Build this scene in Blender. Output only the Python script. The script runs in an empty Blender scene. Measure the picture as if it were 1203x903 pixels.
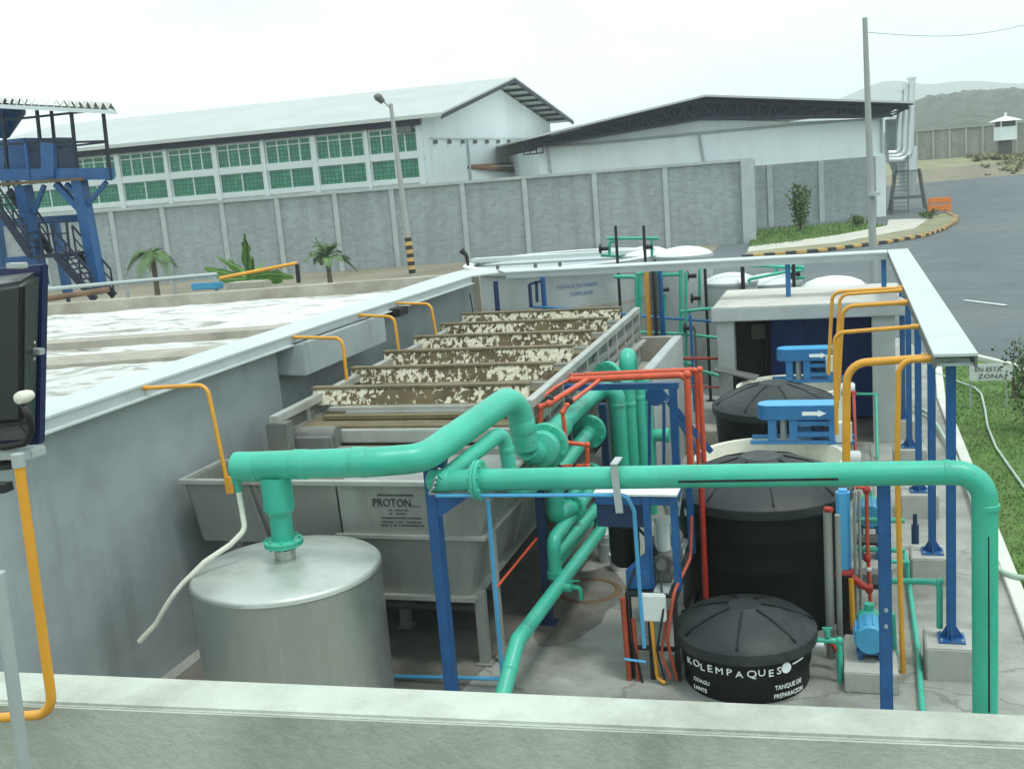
import bpy, bmesh, math, random
from mathutils import Vector, Matrix
from mathutils import noise as mnoise
random.seed(7)
R_ = math.radians
SC = bpy.context.scene
COL = SC.collection

# ------------------------------------------------------------------ survey
# camera solved from the photograph: eye 5.4 m above the plant floor
PITCH, ROLL, YAW, EYE_H, FPX = R_(10.99), R_(4.6), R_(17.6), 5.4, 1272.0
_fw = Vector((-math.sin(YAW)*math.cos(PITCH), math.cos(YAW)*math.cos(PITCH), -math.sin(PITCH)))
_rt = Vector((math.cos(YAW), math.sin(YAW), 0))
_up = _rt.cross(_fw)
CR = _rt*math.cos(ROLL) - _up*math.sin(ROLL)
CU = _rt*math.sin(ROLL) + _up*math.cos(ROLL)
EYE = Vector((0, 0, EYE_H))

def P(px, py, x=None, y=None, z=None, d=None):
    """surveyed point: sight line through the photo cut with a known plane of the site"""
    v = CR*((px-601.5)/FPX) - CU*((py-451.5)/FPX) + _fw
    if z is not None: t = (z-EYE.z)/v.z
    elif y is not None: t = v.y and (y-EYE.y)/v.y
    elif d is not None: t = d/(v.x*-math.sin(YAW)+v.y*math.cos(YAW))
    else: t = (x-EYE.x)/v.x
    return EYE + v*t

# ------------------------------------------------------------------ nodes
MATS = {}
def _mat(name):
    m = bpy.data.materials.new(name); m.use_nodes = True
    nt = m.node_tree; b = nt.nodes['Principled BSDF']
    return m, nt, b
def _noise(nt, scale, detail=6, rough=0.6, vec=None, stretch=None):
    n = nt.nodes.new('ShaderNodeTexNoise'); n.inputs['Scale'].default_value = scale
    n.inputs['Detail'].default_value = detail; n.inputs['Roughness'].default_value = rough
    tc = nt.nodes.new('ShaderNodeTexCoord'); src = tc.outputs['Object']
    if stretch:
        mp = nt.nodes.new('ShaderNodeMapping'); mp.inputs['Scale'].default_value = stretch
        nt.links.new(src, mp.inputs['Vector']); src = mp.outputs['Vector']
    nt.links.new(src, n.inputs['Vector'])
    return n
def _ramp(nt, fac, stops):
    r = nt.nodes.new('ShaderNodeValToRGB'); e = r.color_ramp.elements
    while len(e) < len(stops): e.new(0.5)
    for el, (p, c) in zip(e, stops):
        el.position = p; el.color = (c[0], c[1], c[2], 1)
    nt.links.new(fac, r.inputs['Fac']); return r
def _mix(nt, fac, a, b, mode='MIX'):
    m = nt.nodes.new('ShaderNodeMix'); m.data_type = 'RGBA'; m.blend_type = mode
    if isinstance(fac, (int, float)): m.inputs['Factor'].default_value = fac
    else: nt.links.new(fac, m.inputs['Factor'])
    for s, i in ((a, 6), (b, 7)):
        if isinstance(s, (tuple, list)): m.inputs[i].default_value = (s[0], s[1], s[2], 1)
        else: nt.links.new(s, m.inputs[i])
    return m.outputs[2]
def _bump(nt, b, h, strength, dist=0.02):
    k = nt.nodes.new('ShaderNodeBump'); k.inputs['Strength'].default_value = strength; k.inputs['Distance'].default_value = dist
    nt.links.new(h, k.inputs['Height']); nt.links.new(k.outputs['Normal'], b.inputs['Normal'])
def sc(c, k): return tuple(min(1, v*k) for v in c)

def surf(name, col, rough=0.5, metal=0.0, var=0.15, scale=3.0, bump=0.0, bscale=40, dirt=None, damt=0.35, dscale=1.2, stretch=None, spec=0.5, chips=None, chipamt=0.66, streak=None, cracks=None, wet=0.0, fade=None):
    """weathered surface: base colour, mottling, own-shaped dirt stains, fine bump"""
    m, nt, b = _mat(name)
    n = _noise(nt, scale, 8, 0.65, stretch=stretch)
    lo = tuple(v*(1-var) for v in col); hi = tuple(min(1, v*(1+var)) for v in col)
    c = _ramp(nt, n.outputs['Fac'], [(0.3, lo), (0.7, hi)]).outputs['Color']
    if dirt:
        n2 = _noise(nt, dscale, 10, 0.7, stretch=stretch)
        f = _ramp(nt, n2.outputs['Fac'], [(0.48, (0,0,0)), (0.72, (damt,)*3)]).outputs['Color']
        c = _mix(nt, f, c, dirt)
    wetf = None
    if fade:       # sun-bleached patches
        nf = _noise(nt, fade[1], 6, 0.6); c = _mix(nt, _ramp(nt, nf.outputs['Fac'], [(0.45,(0,0,0)),(0.75,(fade[2],)*3)]).outputs['Color'], c, fade[0])
    if streak:     # leaks that have run down the face
        ns = _noise(nt, streak[1], 5, 0.6, stretch=(1.0,1.0,0.06)); ng = _noise(nt, 0.5, 4, 0.6)
        f1 = _ramp(nt, ns.outputs['Fac'], [(0.50,(0,0,0)),(0.68,(1,1,1))]).outputs['Color']; f2 = _ramp(nt, ng.outputs['Fac'], [(0.42,(0,0,0)),(0.62,(streak[2],)*3)]).outputs['Color']
        c = _mix(nt, _mix(nt, 1.0, f1, f2, 'MULTIPLY'), c, streak[0])
    if cracks:
        vo = nt.nodes.new('ShaderNodeTexVoronoi'); vo.feature = 'DISTANCE_TO_EDGE'; vo.inputs['Scale'].default_value = cracks[0]
        tcv = nt.nodes.new('ShaderNodeTexCoord'); nd = _noise(nt, 2.0, 5, 0.6); ad = nt.nodes.new('ShaderNodeVectorMath'); ad.operation = 'MULTIPLY_ADD'
        ad.inputs[1].default_value = (.5,.5,.5); nt.links.new(nd.outputs['Color'], ad.inputs[0]); nt.links.new(tcv.outputs['Object'], ad.inputs[2]); nt.links.new(ad.outputs[0], vo.inputs['Vector'])
        c = _mix(nt, _ramp(nt, vo.outputs['Distance'], [(0.0,(cracks[2],)*3),(cracks[1],(0,0,0))]).outputs['Color'], c, sc(col,0.35))
    if chips:
        nc = _noise(nt, 28, 4, 0.65); nc2 = _noise(nt, 2.2, 3, 0.6); sm = nt.nodes.new('ShaderNodeMath'); sm.operation = 'MULTIPLY_ADD'
        nt.links.new(nc2.outputs['Fac'], sm.inputs[0]); sm.inputs[1].default_value = 0.5; nt.links.new(nc.outputs['Fac'], sm.inputs[2])
        c = _mix(nt, _ramp(nt, sm.outputs[0], [(chipamt+0.25,(0,0,0)),(chipamt+0.28,(0.9,)*3)]).outputs['Color'], c, chips)
    nt.links.new(c, b.inputs['Base Color'])
    n3 = _noise(nt, scale*6, 4, 0.6)
    rr = _ramp(nt, n3.outputs['Fac'], [(0.2, (max(0.05,rough-0.12),)*3), (0.8, (min(1,rough+0.12),)*3)])
    ro = rr.outputs['Color']
    if wet:
        nw = _noise(nt, 0.42, 6, 0.6); ro = _mix(nt, _ramp(nt, nw.outputs['Fac'], [(0.56,(0,0,0)),(0.62,(wet,)*3)]).outputs['Color'], ro, (0.12,0.12,0.12))
    nt.links.new(ro, b.inputs['Roughness'])
    b.inputs['Metallic'].default_value = metal
    b.inputs['Specular IOR Level'].default_value = spec
    if bump:
        n4 = _noise(nt, bscale, 6, 0.7); _bump(nt, b, n4.outputs['Fac'], bump)
    MATS[name] = m; return m

def blocks(name, col, mortar, bw=0.4, bh=0.2, gap=0.012, var=0.2, bump=0.4, big=0.15):
    m, nt, b = _mat(name)
    tc = nt.nodes.new('ShaderNodeTexCoord'); sx = nt.nodes.new('ShaderNodeSeparateXYZ'); cx = nt.nodes.new('ShaderNodeCombineXYZ')
    nt.links.new(tc.outputs['Object'], sx.inputs[0]); nt.links.new(sx.outputs['X'], cx.inputs['X']); nt.links.new(sx.outputs['Z'], cx.inputs['Y'])
    br = nt.nodes.new('ShaderNodeTexBrick'); nt.links.new(cx.outputs[0], br.inputs['Vector'])
    br.inputs['Scale'].default_value = 1; br.inputs['Brick Width'].default_value = bw; br.inputs['Row Height'].default_value = bh
    br.inputs['Mortar Size'].default_value = gap; br.inputs['Bias'].default_value = 0
    br.inputs['Color1'].default_value = (*[v*(1-var) for v in col], 1); br.inputs['Color2'].default_value = (*[v*(1+var) for v in col], 1)
    br.inputs['Mortar'].default_value = (*mortar, 1)
    n = _noise(nt, 0.35, 8, 0.65); g = _ramp(nt, n.outputs['Fac'], [(0.3, (1-big,)*3), (0.7, (1,)*3)])
    n2 = _noise(nt, 1.2, 8, 0.7, stretch=(1.2,1.2,0.12)); g2 = _ramp(nt, n2.outputs['Fac'], [(0.35, (0.8,0.8,0.79)), (0.6, (1,)*3)])
    c = _mix(nt, 1.0, br.outputs['Color'], g.outputs['Color'], 'MULTIPLY'); c = _mix(nt, 1.0, c, g2.outputs['Color'], 'MULTIPLY')
    nt.links.new(c, b.inputs['Base Color']); b.inputs['Roughness'].default_value = 0.92
    _bump(nt, b, br.outputs['Fac'], -bump, 0.01)
    MATS[name] = m; return m

# ------------------------------------------------------------------ mesh builder
class MB:
    def __init__(s): s.v = []; s.f = []; s.mi = []
    def add(s, vs, fs, mi=0):
        o = len(s.v); s.v += [Vector(v) for v in vs]
        for f in fs: s.f.append([i+o for i in f]); s.mi.append(mi)
        return s
    def box(s, x0, x1, y0, y1, z0, z1, mi=0):
        vs = [(x0,y0,z0),(x1,y0,z0),(x1,y1,z0),(x0,y1,z0),(x0,y0,z1),(x1,y0,z1),(x1,y1,z1),(x0,y1,z1)]
        return s.add(vs, [(0,3,2,1),(4,5,6,7),(0,1,5,4),(1,2,6,5),(2,3,7,6),(3,0,4,7)], mi)
    def hexa(s, bot, top, mi=0):
        n = len(bot); vs = list(bot)+list(top)
        fs = [tuple(range(n-1,-1,-1)), tuple(range(n,2*n))]+[(i,(i+1)%n,n+(i+1)%n,n+i) for i in range(n)]
        return s.add(vs, fs, mi)
    def prism(s, poly, z0, z1, mi=0):
        return s.hexa([(x,y,z0) for x,y in poly], [(x,y,z1) for x,y in poly], mi)
    def slab(s, poly, off, mi=0):
        off = Vector(off); return s.hexa([Vector(p) for p in poly], [Vector(p)+off for p in poly], mi)
    def bar(s, a, b, w, h=None, up=(0,0,1), mi=0):
        a = Vector(a); b = Vector(b); h = h or w; d = (b-a).normalized(); u = Vector(up)
        if abs(d.dot(u)) > 0.98: u = Vector((0,1,0))
        sd = d.cross(u).normalized(); u = sd.cross(d)
        q = [(-1,-1),(1,-1),(1,1),(-1,1)]
        return s.hexa([a+sd*(i*w/2)+u*(j*h/2) for i,j in q], [b+sd*(i*w/2)+u*(j*h/2) for i,j in q], mi)
    def sweep(s, pts, rad, n=12, caps=True, mi=0):
        pts = [Vector(p) for p in pts]; m = len(pts)
        if not isinstance(rad, (list, tuple)): rad = [rad]*m
        tg = []
        for i in range(m):
            t = (pts[min(i+1,m-1)]-pts[max(i-1,0)]); tg.append(t.normalized() if t.length > 1e-9 else Vector((0,0,1)))
        u = tg[0].orthogonal().normalized(); vs = []
        for i in range(m):
            u = (u - tg[i]*u.dot(tg[i])); u = u.normalized() if u.length > 1e-6 else tg[i].orthogonal().normalized()
            w = tg[i].cross(u)
            for k in range(n):
                a = 2*math.pi*k/n; vs.append(pts[i]+(u*math.cos(a)+w*math.sin(a))*rad[i])
        fs = [(i*n+k, i*n+(k+1)%n, (i+1)*n+(k+1)%n, (i+1)*n+k) for i in range(m-1) for k in range(n)]
        if caps: fs += [tuple(range(n-1,-1,-1)), tuple(range((m-1)*n, m*n))]
        return s.add(vs, fs, mi)
    def tube(s, pts, r, bend=None, n=12, seg=6, mi=0):
        return s.sweep(fillet(pts, bend if bend is not None else r*2.6, seg), r, n, True, mi)
    def cyl(s, a, b, r, r2=None, n=20, mi=0):
        return s.sweep([a, b], [r, r if r2 is None else r2], n, True, mi)
    def lathe(s, o, prof, axis=(0,0,1), n=28, mi=0, ring=False):
        o = Vector(o); ax = Vector(axis).normalized(); u = ax.orthogonal().normalized(); w = ax.cross(u); vs = []
        for r, h in prof:
            for k in range(n):
                a = 2*math.pi*k/n; vs.append(o+ax*h+(u*math.cos(a)+w*math.sin(a))*max(r,1e-4))
        m = len(prof)
        fs = [(i*n+k, i*n+(k+1)%n, (i+1)*n+(k+1)%n, (i+1)*n+k) for i in range(m-1) for k in range(n)]
        if ring: fs += [((m-1)*n+k, (m-1)*n+(k+1)%n, (k+1)%n, k) for k in range(n)]
        else: fs += [tuple(range(n-1,-1,-1)), tuple(range((m-1)*n, m*n))]
        return s.add(vs, fs, mi)
    def ball(s, c, r, n=12, sz=(1,1,1)):
        prof = [(math.cos(t)*r, math.sin(t)*r) for t in [(-0.5+i/8)*math.pi for i in range(9)]]
        k = len(s.v); s.lathe((0,0,0), prof, n=n)
        for i in range(k, len(s.v)): v = s.v[i]; s.v[i] = Vector((v.x*sz[0], v.y*sz[1], v.z*sz[2]))+Vector(c)
        return s
    def pieces(s):
        par = list(range(len(s.v)))
        def fd(a):
            while par[a] != a: par[a] = par[par[a]]; a = par[a]
            return a
        for f in s.f:
            for i in f[1:]: par[fd(i)] = fd(f[0])
        grp = {}
        for k, f in enumerate(s.f): grp.setdefault(fd(f[0]), []).append(k)
        out = []
        for ks in grp.values():
            mm = MB(); mp = {}
            for k in ks:
                nf = []
                for i in s.f[k]:
                    if i not in mp: mp[i] = len(mm.v); mm.v.append(s.v[i])
                    nf.append(mp[i])
                mm.f.append(nf); mm.mi.append(s.mi[k])
            out.append(mm)
        return out
    def build(s, name, mat, parent=None, bevel=0.0, loc=None, rot=0.0, angle=38, seg=2, kind=None):
        if parent is not None and name in SPLIT:
            ps = s.pieces()
            if len(ps) > 1:
                for q in ps: r = q.build(name, mat, parent, bevel, loc, rot, angle, seg, kind)
                return r
        me = bpy.data.meshes.new(name)
        if parent is not None: o0 = Vector(parent['_w'])
        elif loc is not None: o0 = Vector(loc)
        else:
            xs = [v.x for v in s.v]; ys = [v.y for v in s.v]; zs = [v.z for v in s.v]
            o0 = Vector(((min(xs)+max(xs))/2, (min(ys)+max(ys))/2, min(zs)))
        rm = Matrix.Rotation(-rot, 3, 'Z') if rot else None
        vs = [(rm @ (v-o0)) if rm else (v-o0) for v in s.v]
        me.from_pydata(vs, [], s.f)
        mats = mat if isinstance(mat, (list, tuple)) else [mat]
        for m in mats: me.materials.append(MATS[m] if isinstance(m, str) else m)
        if len(mats) > 1: me.polygons.foreach_set('material_index', s.mi)
        bm = bmesh.new(); bm.from_mesh(me)
        bmesh.ops.recalc_face_normals(bm, faces=bm.faces)
        if bevel:
            es = [e for e in bm.edges if len(e.link_faces) == 2 and e.calc_face_angle(0) > 0.6]
            try: bmesh.ops.bevel(bm, geom=es, offset=bevel, segments=seg, affect='EDGES', clamp_overlap=True)
            except Exception: pass
        bm.to_mesh(me); bm.free()
        me.polygons.foreach_set('use_smooth', [True]*len(me.polygons)); me.set_sharp_from_angle(angle=R_(angle)); me.update()
        ob = bpy.data.objects.new(name, me); COL.objects.link(ob)
        if parent is not None: ob.parent = parent; ob['_w'] = tuple(o0); LOCAL.append(ob)
        else: ob.location = o0; ob.rotation_euler.z = rot; ob['_w'] = tuple(o0); LOCAL.append(ob)
        if kind: ob['kind'] = kind
        return ob
LOCAL = []
SPLIT = {'black_cable','motor','conduit','pilaster','post','rung','anchor_bolt','gusset','leg','bolt','column','railing','stair_railing','knee_brace','bracket_row','side_rail','cross_pipe','stiffener','bottom_flange','side_rib','rail_upright','sprocket','weir_beam','stake','stanchion','lower_beam','landing_railing','purlin','socket_joint','side_wall','truss_web','latch','clamp','brace','hose_loop','feed_pipe','edge_tube','shelf_plate','green_crossover','black_stripe','door_seam','fitting','pipe_shoe','duct','elbow','wall','base_plate','platform_beam','cooling_fin','valve_lever','upper_frame','lid_rib','chute_rib','rim','chute_rim'}
def fillet(pts, bend, seg=6):
    pts = [Vector(p) for p in pts]; out = [pts[0]]
    for i in range(1, len(pts)-1):
        a, b, c = pts[i-1], pts[i], pts[i+1]; d1 = (a-b); d2 = (c-b); l1, l2 = d1.length, d2.length
        d1.normalize(); d2.normalize(); ang = d1.angle(d2, math.pi)
        if ang > math.pi-0.05: out.append(b); continue
        t = min(bend/math.tan(ang/2), l1*0.49, l2*0.49); r = t*math.tan(ang/2)
        bis = (d1+d2).normalized(); cen = b+bis*(r/math.sin(ang/2)); s0 = b+d1*t-cen; s1 = b+d2*t-cen
        tot = s0.angle(s1, 0)
        for k in range(seg+1):
            f = k/seg; st = math.sin(tot) or 1
            out.append(cen+(s0*(math.sin((1-f)*tot)/st)+s1*(math.sin(f*tot)/st)))
    out.append(pts[-1]); return out

def T(name, label, cat, base, group=None):
    o = bpy.data.objects.new(name, None); COL.objects.link(o); o.location = Vector(base); o['_w'] = tuple(base); LOCAL.append(o)
    o.empty_display_size = 0.2
    return tag(o, label, cat, group)
def tag(o, label, cat, group=None, kind=None):
    o['label'] = label; o['category'] = cat
    if group: o['group'] = group
    if kind: o['kind'] = kind
    return o
def struct(o, kind='structure'): o['kind'] = kind; return o
def clone(root, loc, label=None, rotz=None, group=None):
    r = root.copy(); COL.objects.link(r); r.location = Vector(loc)
    if label: r['label'] = label
    if group: r['group'] = group
    if rotz is not None: r.rotation_euler.z = rotz
    for ch in list(root.children):
        c = ch.copy(); COL.objects.link(c); c.parent = r
        for g in list(ch.children):
            d = g.copy(); COL.objects.link(d); d.parent = c
    return r

def text(body, name, mat, parent, org, xdir, ydir, size, depth=0.003, cyl=None, align='LEFT', sx=1.0):
    """lettering as mesh, laid on a flat face (org, xdir, ydir) or wrapped round a drum (cx, cy, r, tilt)"""
    cu = bpy.data.curves.new('lettering', 'FONT'); cu.body = body; cu.size = size; cu.extrude = depth; cu.align_x = align
    cu.resolution_u = 2
    to = bpy.data.objects.new('lettering_tmp', cu); COL.objects.link(to)
    bpy.context.view_layer.update()
    me = bpy.data.meshes.new_from_object(to.evaluated_get(bpy.context.evaluated_depsgraph_get()))
    bpy.data.objects.remove(to); bpy.data.curves.remove(cu)
    o0 = Vector(parent['_w'])
    if cyl is None:
        org = Vector(org)
        xd = Vector(xdir).normalized(); yd = Vector(ydir).normalized(); zd = xd.cross(yd)
        for v in me.vertices: v.co = org+xd*v.co.x*sx+yd*v.co.y+zd*v.co.z-o0
    else:
        bm = bmesh.new(); bm.from_mesh(me)
        bmesh.ops.subdivide_edges(bm, edges=[e for e in bm.edges if e.calc_length() > size*0.2], cuts=2)
        bm.to_mesh(me); bm.free()
        cx, cy, r, a0, z0, taper = cyl
        for v in me.vertices:
            a = a0 + v.co.x*sx/r; z = z0+v.co.y; rr = r + taper*v.co.y + v.co.z
            v.co = Vector((cx+rr*math.cos(a), cy+rr*math.sin(a), z))-o0
    me.materials.clear(); me.materials.append(MATS[mat])
    ob = bpy.data.objects.new(name, me); COL.objects.link(ob); ob.parent = parent; return ob

def flange(p, d, R, t=0.03, mb=None, bolts=8):
    mb = mb or MB(); p = Vector(p); d = Vector(d).normalized()
    mb.lathe(p-d*t, [(R*0.97, 0),(R, t*0.15),(R, t*0.9),(R*0.93, t*0.95),(R*0.93, t*1.05),(R, t*1.1),(R, t*1.85),(R*0.97, t*2)], d, 24)
    u = d.orthogonal().normalized(); w = d.cross(u)
    for k in range(bolts):
        a = 2*math.pi*(k+.5)/bolts; q = p+(u*math.cos(a)+w*math.sin(a))*R*0.84
        mb.cyl(q-d*t*1.7, q+d*t*1.7, R*0.08, n=6)
    return mb
def elbow_collar(mb, p, d, r, L=0.05):
    p = Vector(p); d = Vector(d).normalized(); mb.lathe(p-d*L/2, [(r*1.0,0),(r*1.045,L*.08),(r*1.045,L*.92),(r*1.0,L)], d, 20); return mb
# ------------------------------------------------------------------ materials
surf('concrete_floor', (0.31,0.32,0.285), 0.72, var=0.25, scale=1.3, bump=0.25, bscale=30, dirt=(0.105,0.10,0.08), damt=0.85, dscale=0.6, cracks=(0.45,0.012,0.6), wet=0.7)
surf('concrete_dark', (0.17,0.165,0.14), 0.6, var=0.3, scale=2.0, bump=0.2, dirt=(0.07,0.06,0.045), damt=0.7, dscale=1.1)
surf('concrete_wall', (0.305,0.35,0.35), 0.85, var=0.13, scale=0.7, bump=0.3, bscale=25, dirt=(0.21,0.24,0.235), damt=0.7, dscale=0.5, streak=((0.15,0.17,0.165),2.2,0.5))
surf('concrete_old', (0.36,0.34,0.28), 0.9, var=0.22, scale=1.6, bump=0.35, bscale=28, dirt=(0.19,0.165,0.12), damt=0.7, dscale=0.9)
surf('concrete_white', (0.52,0.56,0.485), 0.85, var=0.13, scale=3.0, bump=0.5, bscale=60, dirt=(0.27,0.28,0.22), damt=0.9, dscale=2.2, streak=((0.28,0.29,0.23),4.0,0.5))
surf('concrete_plinth', (0.40,0.405,0.36), 0.88, var=0.14, scale=3.0, bump=0.3, bscale=40, dirt=(0.2,0.19,0.15), damt=0.5, dscale=1.8)
surf('concrete_hut', (0.40,0.43,0.42), 0.85, var=0.10, scale=1.5, bump=0.2, dirt=(0.25,0.26,0.24), damt=0.5, dscale=1.2)
surf('roof_slab', (0.52,0.51,0.46), 0.85, var=0.14, scale=1.5, bump=0.2, dirt=(0.30,0.28,0.23), damt=0.6, dscale=1.0)
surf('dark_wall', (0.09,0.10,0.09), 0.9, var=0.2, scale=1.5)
surf('asphalt', (0.105,0.127,0.132), 0.88, var=0.18, scale=0.25, bump=0.3, bscale=60, dirt=(0.15,0.16,0.155), damt=0.7, dscale=0.08, cracks=(0.10,0.004,0.5))
surf('dirt', (0.23,0.205,0.15), 0.95, var=0.3, scale=0.15, bump=0.3, bscale=4, dirt=(0.11,0.13,0.06), damt=0.9, dscale=0.07)
surf('dry_grass', (0.22,0.22,0.12), 0.95, var=0.35, scale=0.3, bump=0.5, bscale=6, dirt=(0.30,0.26,0.18), damt=0.8, dscale=0.12)
surf('lawn_soil', (0.088,0.17,0.036), 0.95, var=0.35, scale=1.6, bump=0.5, bscale=30, dirt=(0.13,0.14,0.055), damt=0.7, dscale=0.55)
surf('grass_blade', (0.105,0.215,0.042), 0.8, var=0.3, scale=1.4, dirt=(0.20,0.20,0.08), damt=0.8, dscale=0.55)
surf('roof_deck', (0.14,0.14,0.12), 0.9, var=0.2, scale=2)
surf('parapet_face', (0.40,0.44,0.37), 0.9, var=0.16, scale=2.5, bump=0.35, bscale=38, dirt=(0.22,0.24,0.18), damt=0.9, dscale=1.8, streak=((0.22,0.24,0.19),5.0,0.7), fade=((0.50,0.53,0.45),2.6,0.7))  # darker than the coping: the front's shade put into colour, besides real stains
surf('far_pilaster', (0.35,0.36,0.32), 0.9, var=0.1)
surf('pavement', (0.50,0.49,0.42), 0.9, var=0.1, scale=1.0, dirt=(0.35,0.33,0.27), damt=0.5)
surf('kerb_yellow', (0.55,0.36,0.12), 0.85, var=0.2, scale=2.0); surf('kerb_black', (0.05,0.05,0.05), 0.85, var=0.2)
surf('kerb_pale', (0.62,0.63,0.56), 0.85, var=0.12, scale=2)
surf('road_paint', (0.62,0.65,0.62), 0.8, var=0.15, scale=4)
blocks('block_wall', (0.32,0.365,0.37), (0.37,0.41,0.41), 0.4, 0.2, 0.014, 0.10, 0.3, 0.12)
blocks('block_wall_far', (0.34,0.355,0.315), (0.36,0.37,0.33), 0.4, 0.2, 0.014, 0.10, 0.3, 0.2)
surf('pilaster', (0.40,0.445,0.44), 0.88, var=0.10, scale=1.0, dirt=(0.27,0.29,0.28), damt=0.5)
surf('white_wall', (0.78,0.86,0.86), 0.8, var=0.04, scale=0.3, dirt=(0.62,0.67,0.65), damt=0.5, dscale=0.25, stretch=(1,1,0.3), streak=((0.55,0.58,0.55),0.7,0.5))
surf('white_band', (0.70,0.76,0.75), 0.8, var=0.06, scale=0.5, dirt=(0.5,0.53,0.5), damt=0.4, dscale=0.5)
surf('roof_sheet', (0.48,0.51,0.48), 0.6, var=0.06, scale=0.4, dirt=(0.45,0.46,0.42), damt=0.4, dscale=0.2)
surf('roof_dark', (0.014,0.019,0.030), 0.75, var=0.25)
surf('steel_dark_blue', (0.010,0.016,0.036), 0.6, var=0.3)
surf('gutter_grey', (0.40,0.44,0.45), 0.6, var=0.1)
surf('blue_paint', (0.012,0.095,0.27), 0.42, var=0.25, scale=4, dirt=(0.03,0.09,0.18), damt=0.5, dscale=3, chips=(0.12,0.09,0.07), chipamt=0.66)
surf('blue_bright', (0.026,0.155,0.36), 0.42, var=0.15, scale=4, dirt=(0.06,0.2,0.36), damt=0.4)
surf('blue_dark', (0.012,0.035,0.095), 0.5, var=0.25, scale=3)
surf('blue_door', (0.014,0.055,0.25), 0.5, var=0.15, scale=2)
surf('motor_blue', (0.06,0.30,0.50), 0.4, var=0.12, scale=6)
surf('line_blue', (0.085,0.38,0.66), 0.45, var=0.1)
surf('green_pipe', (0.042,0.42,0.285), 0.38, var=0.12, scale=3, dirt=(0.045,0.25,0.17), damt=0.55, dscale=2.2, fade=((0.12,0.56,0.42),1.1,0.5), chips=(0.10,0.16,0.12), chipamt=0.69)
surf('green_line', (0.05,0.40,0.28), 0.45, var=0.15, scale=5)
surf('yellow_conduit', (0.70,0.33,0.030), 0.42, var=0.13, scale=6, dirt=(0.40,0.19,0.05), damt=0.7, dscale=3, chips=(0.25,0.2,0.14), chipamt=0.68)
surf('orange_pipe', (0.60,0.085,0.032), 0.42, var=0.18, scale=6, dirt=(0.34,0.065,0.035), damt=0.6, dscale=4)
surf('red_orange', (0.36,0.06,0.028), 0.5, var=0.2, scale=6, dirt=(0.25,0.06,0.03), damt=0.6, dscale=4)
surf('red_pipe', (0.42,0.035,0.022), 0.45, var=0.15, scale=6)
surf('stainless', (0.335,0.35,0.32), 0.5, 0.45, var=0.13, scale=1.5, bump=0.03, bscale=14, dirt=(0.23,0.235,0.205), damt=0.7, dscale=0.9, stretch=(1,1,0.35), streak=((0.20,0.195,0.165),3.0,0.7))
surf('stainless_tank', (0.46,0.48,0.44), 0.36, 0.85, var=0.10, scale=1.2, bump=0.02, bscale=10, dirt=(0.30,0.31,0.27), damt=0.7, dscale=1.2, stretch=(1.6,1.6,0.25), streak=((0.26,0.265,0.23),2.5,0.7))
surf('stainless_lid', (0.52,0.555,0.51), 0.42, 0.55, var=0.09, scale=2, bump=0.02, bscale=10, dirt=(0.36,0.38,0.33), damt=0.7, dscale=1.5)
surf('steel_rail', (0.44,0.455,0.42), 0.48, 0.4, var=0.15, scale=4, dirt=(0.18,0.165,0.12), damt=0.75, dscale=2)
surf('bright_duct', (0.62,0.66,0.66), 0.35, 0.6, var=0.08, scale=2)
surf('galvanised', (0.42,0.47,0.46), 0.5, 0.3, var=0.12, scale=6, dirt=(0.3,0.31,0.29), damt=0.5, dscale=3)
surf('dull_steel', (0.16,0.165,0.15), 0.6, 0.3, var=0.2, scale=4)
surf('tray_cover', (0.50,0.56,0.535), 0.5, 0.0, var=0.05, scale=1.5, dirt=(0.38,0.42,0.395), damt=0.6, dscale=0.8)
surf('tray_side', (0.42,0.47,0.47), 0.5, 0.2, var=0.08, scale=2, dirt=(0.3,0.33,0.32), damt=0.4)
surf('sludge', (0.165,0.135,0.075), 0.75, var=0.3, scale=2.5, bump=0.3, bscale=14, dirt=(0.085,0.066,0.035), damt=0.8, dscale=1.4)
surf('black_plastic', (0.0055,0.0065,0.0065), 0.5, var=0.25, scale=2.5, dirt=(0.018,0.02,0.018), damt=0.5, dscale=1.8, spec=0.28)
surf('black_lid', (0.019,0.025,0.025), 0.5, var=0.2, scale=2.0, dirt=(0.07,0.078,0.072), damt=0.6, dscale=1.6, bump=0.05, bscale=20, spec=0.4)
surf('black_metal', (0.012,0.013,0.014), 0.5, var=0.2)
surf('black_rubber', (0.012,0.012,0.013), 0.6, var=0.2)
surf('flood_case', (0.022,0.027,0.026), 0.38, var=0.2, scale=9, bump=0.06, bscale=200)
surf('flood_frame', (0.02,0.025,0.09), 0.4, var=0.2)
surf('white_plastic', (0.68,0.72,0.70), 0.4, var=0.05, scale=6, dirt=(0.6,0.6,0.55), damt=0.5, dscale=5)
surf('cream_plastic', (0.72,0.72,0.62), 0.45, var=0.08, scale=4, dirt=(0.45,0.42,0.33), damt=0.5, dscale=3)
surf('white_mark', (0.80,0.85,0.84), 0.6, var=0.06, scale=20)
surf('dark_mark', (0.03,0.033,0.03), 0.6, var=0.2, scale=20)
surf('blue_mark', (0.14,0.22,0.42), 0.7, var=0.2, scale=8)
surf('hose_green', (0.40,0.52,0.42), 0.5, var=0.15, scale=6)
surf('barrier_orange', (0.72,0.22,0.04), 0.55, var=0.15, scale=4)
surf('pole_grey', (0.34,0.36,0.34), 0.8, var=0.12, scale=1.2, dirt=(0.22,0.22,0.2), damt=0.5)
surf('brass', (0.55,0.42,0.16), 0.4, 0.6, var=0.1)
surf('bark', (0.14,0.11,0.075), 0.9, var=0.3, scale=6, bump=0.5, bscale=12)
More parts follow.
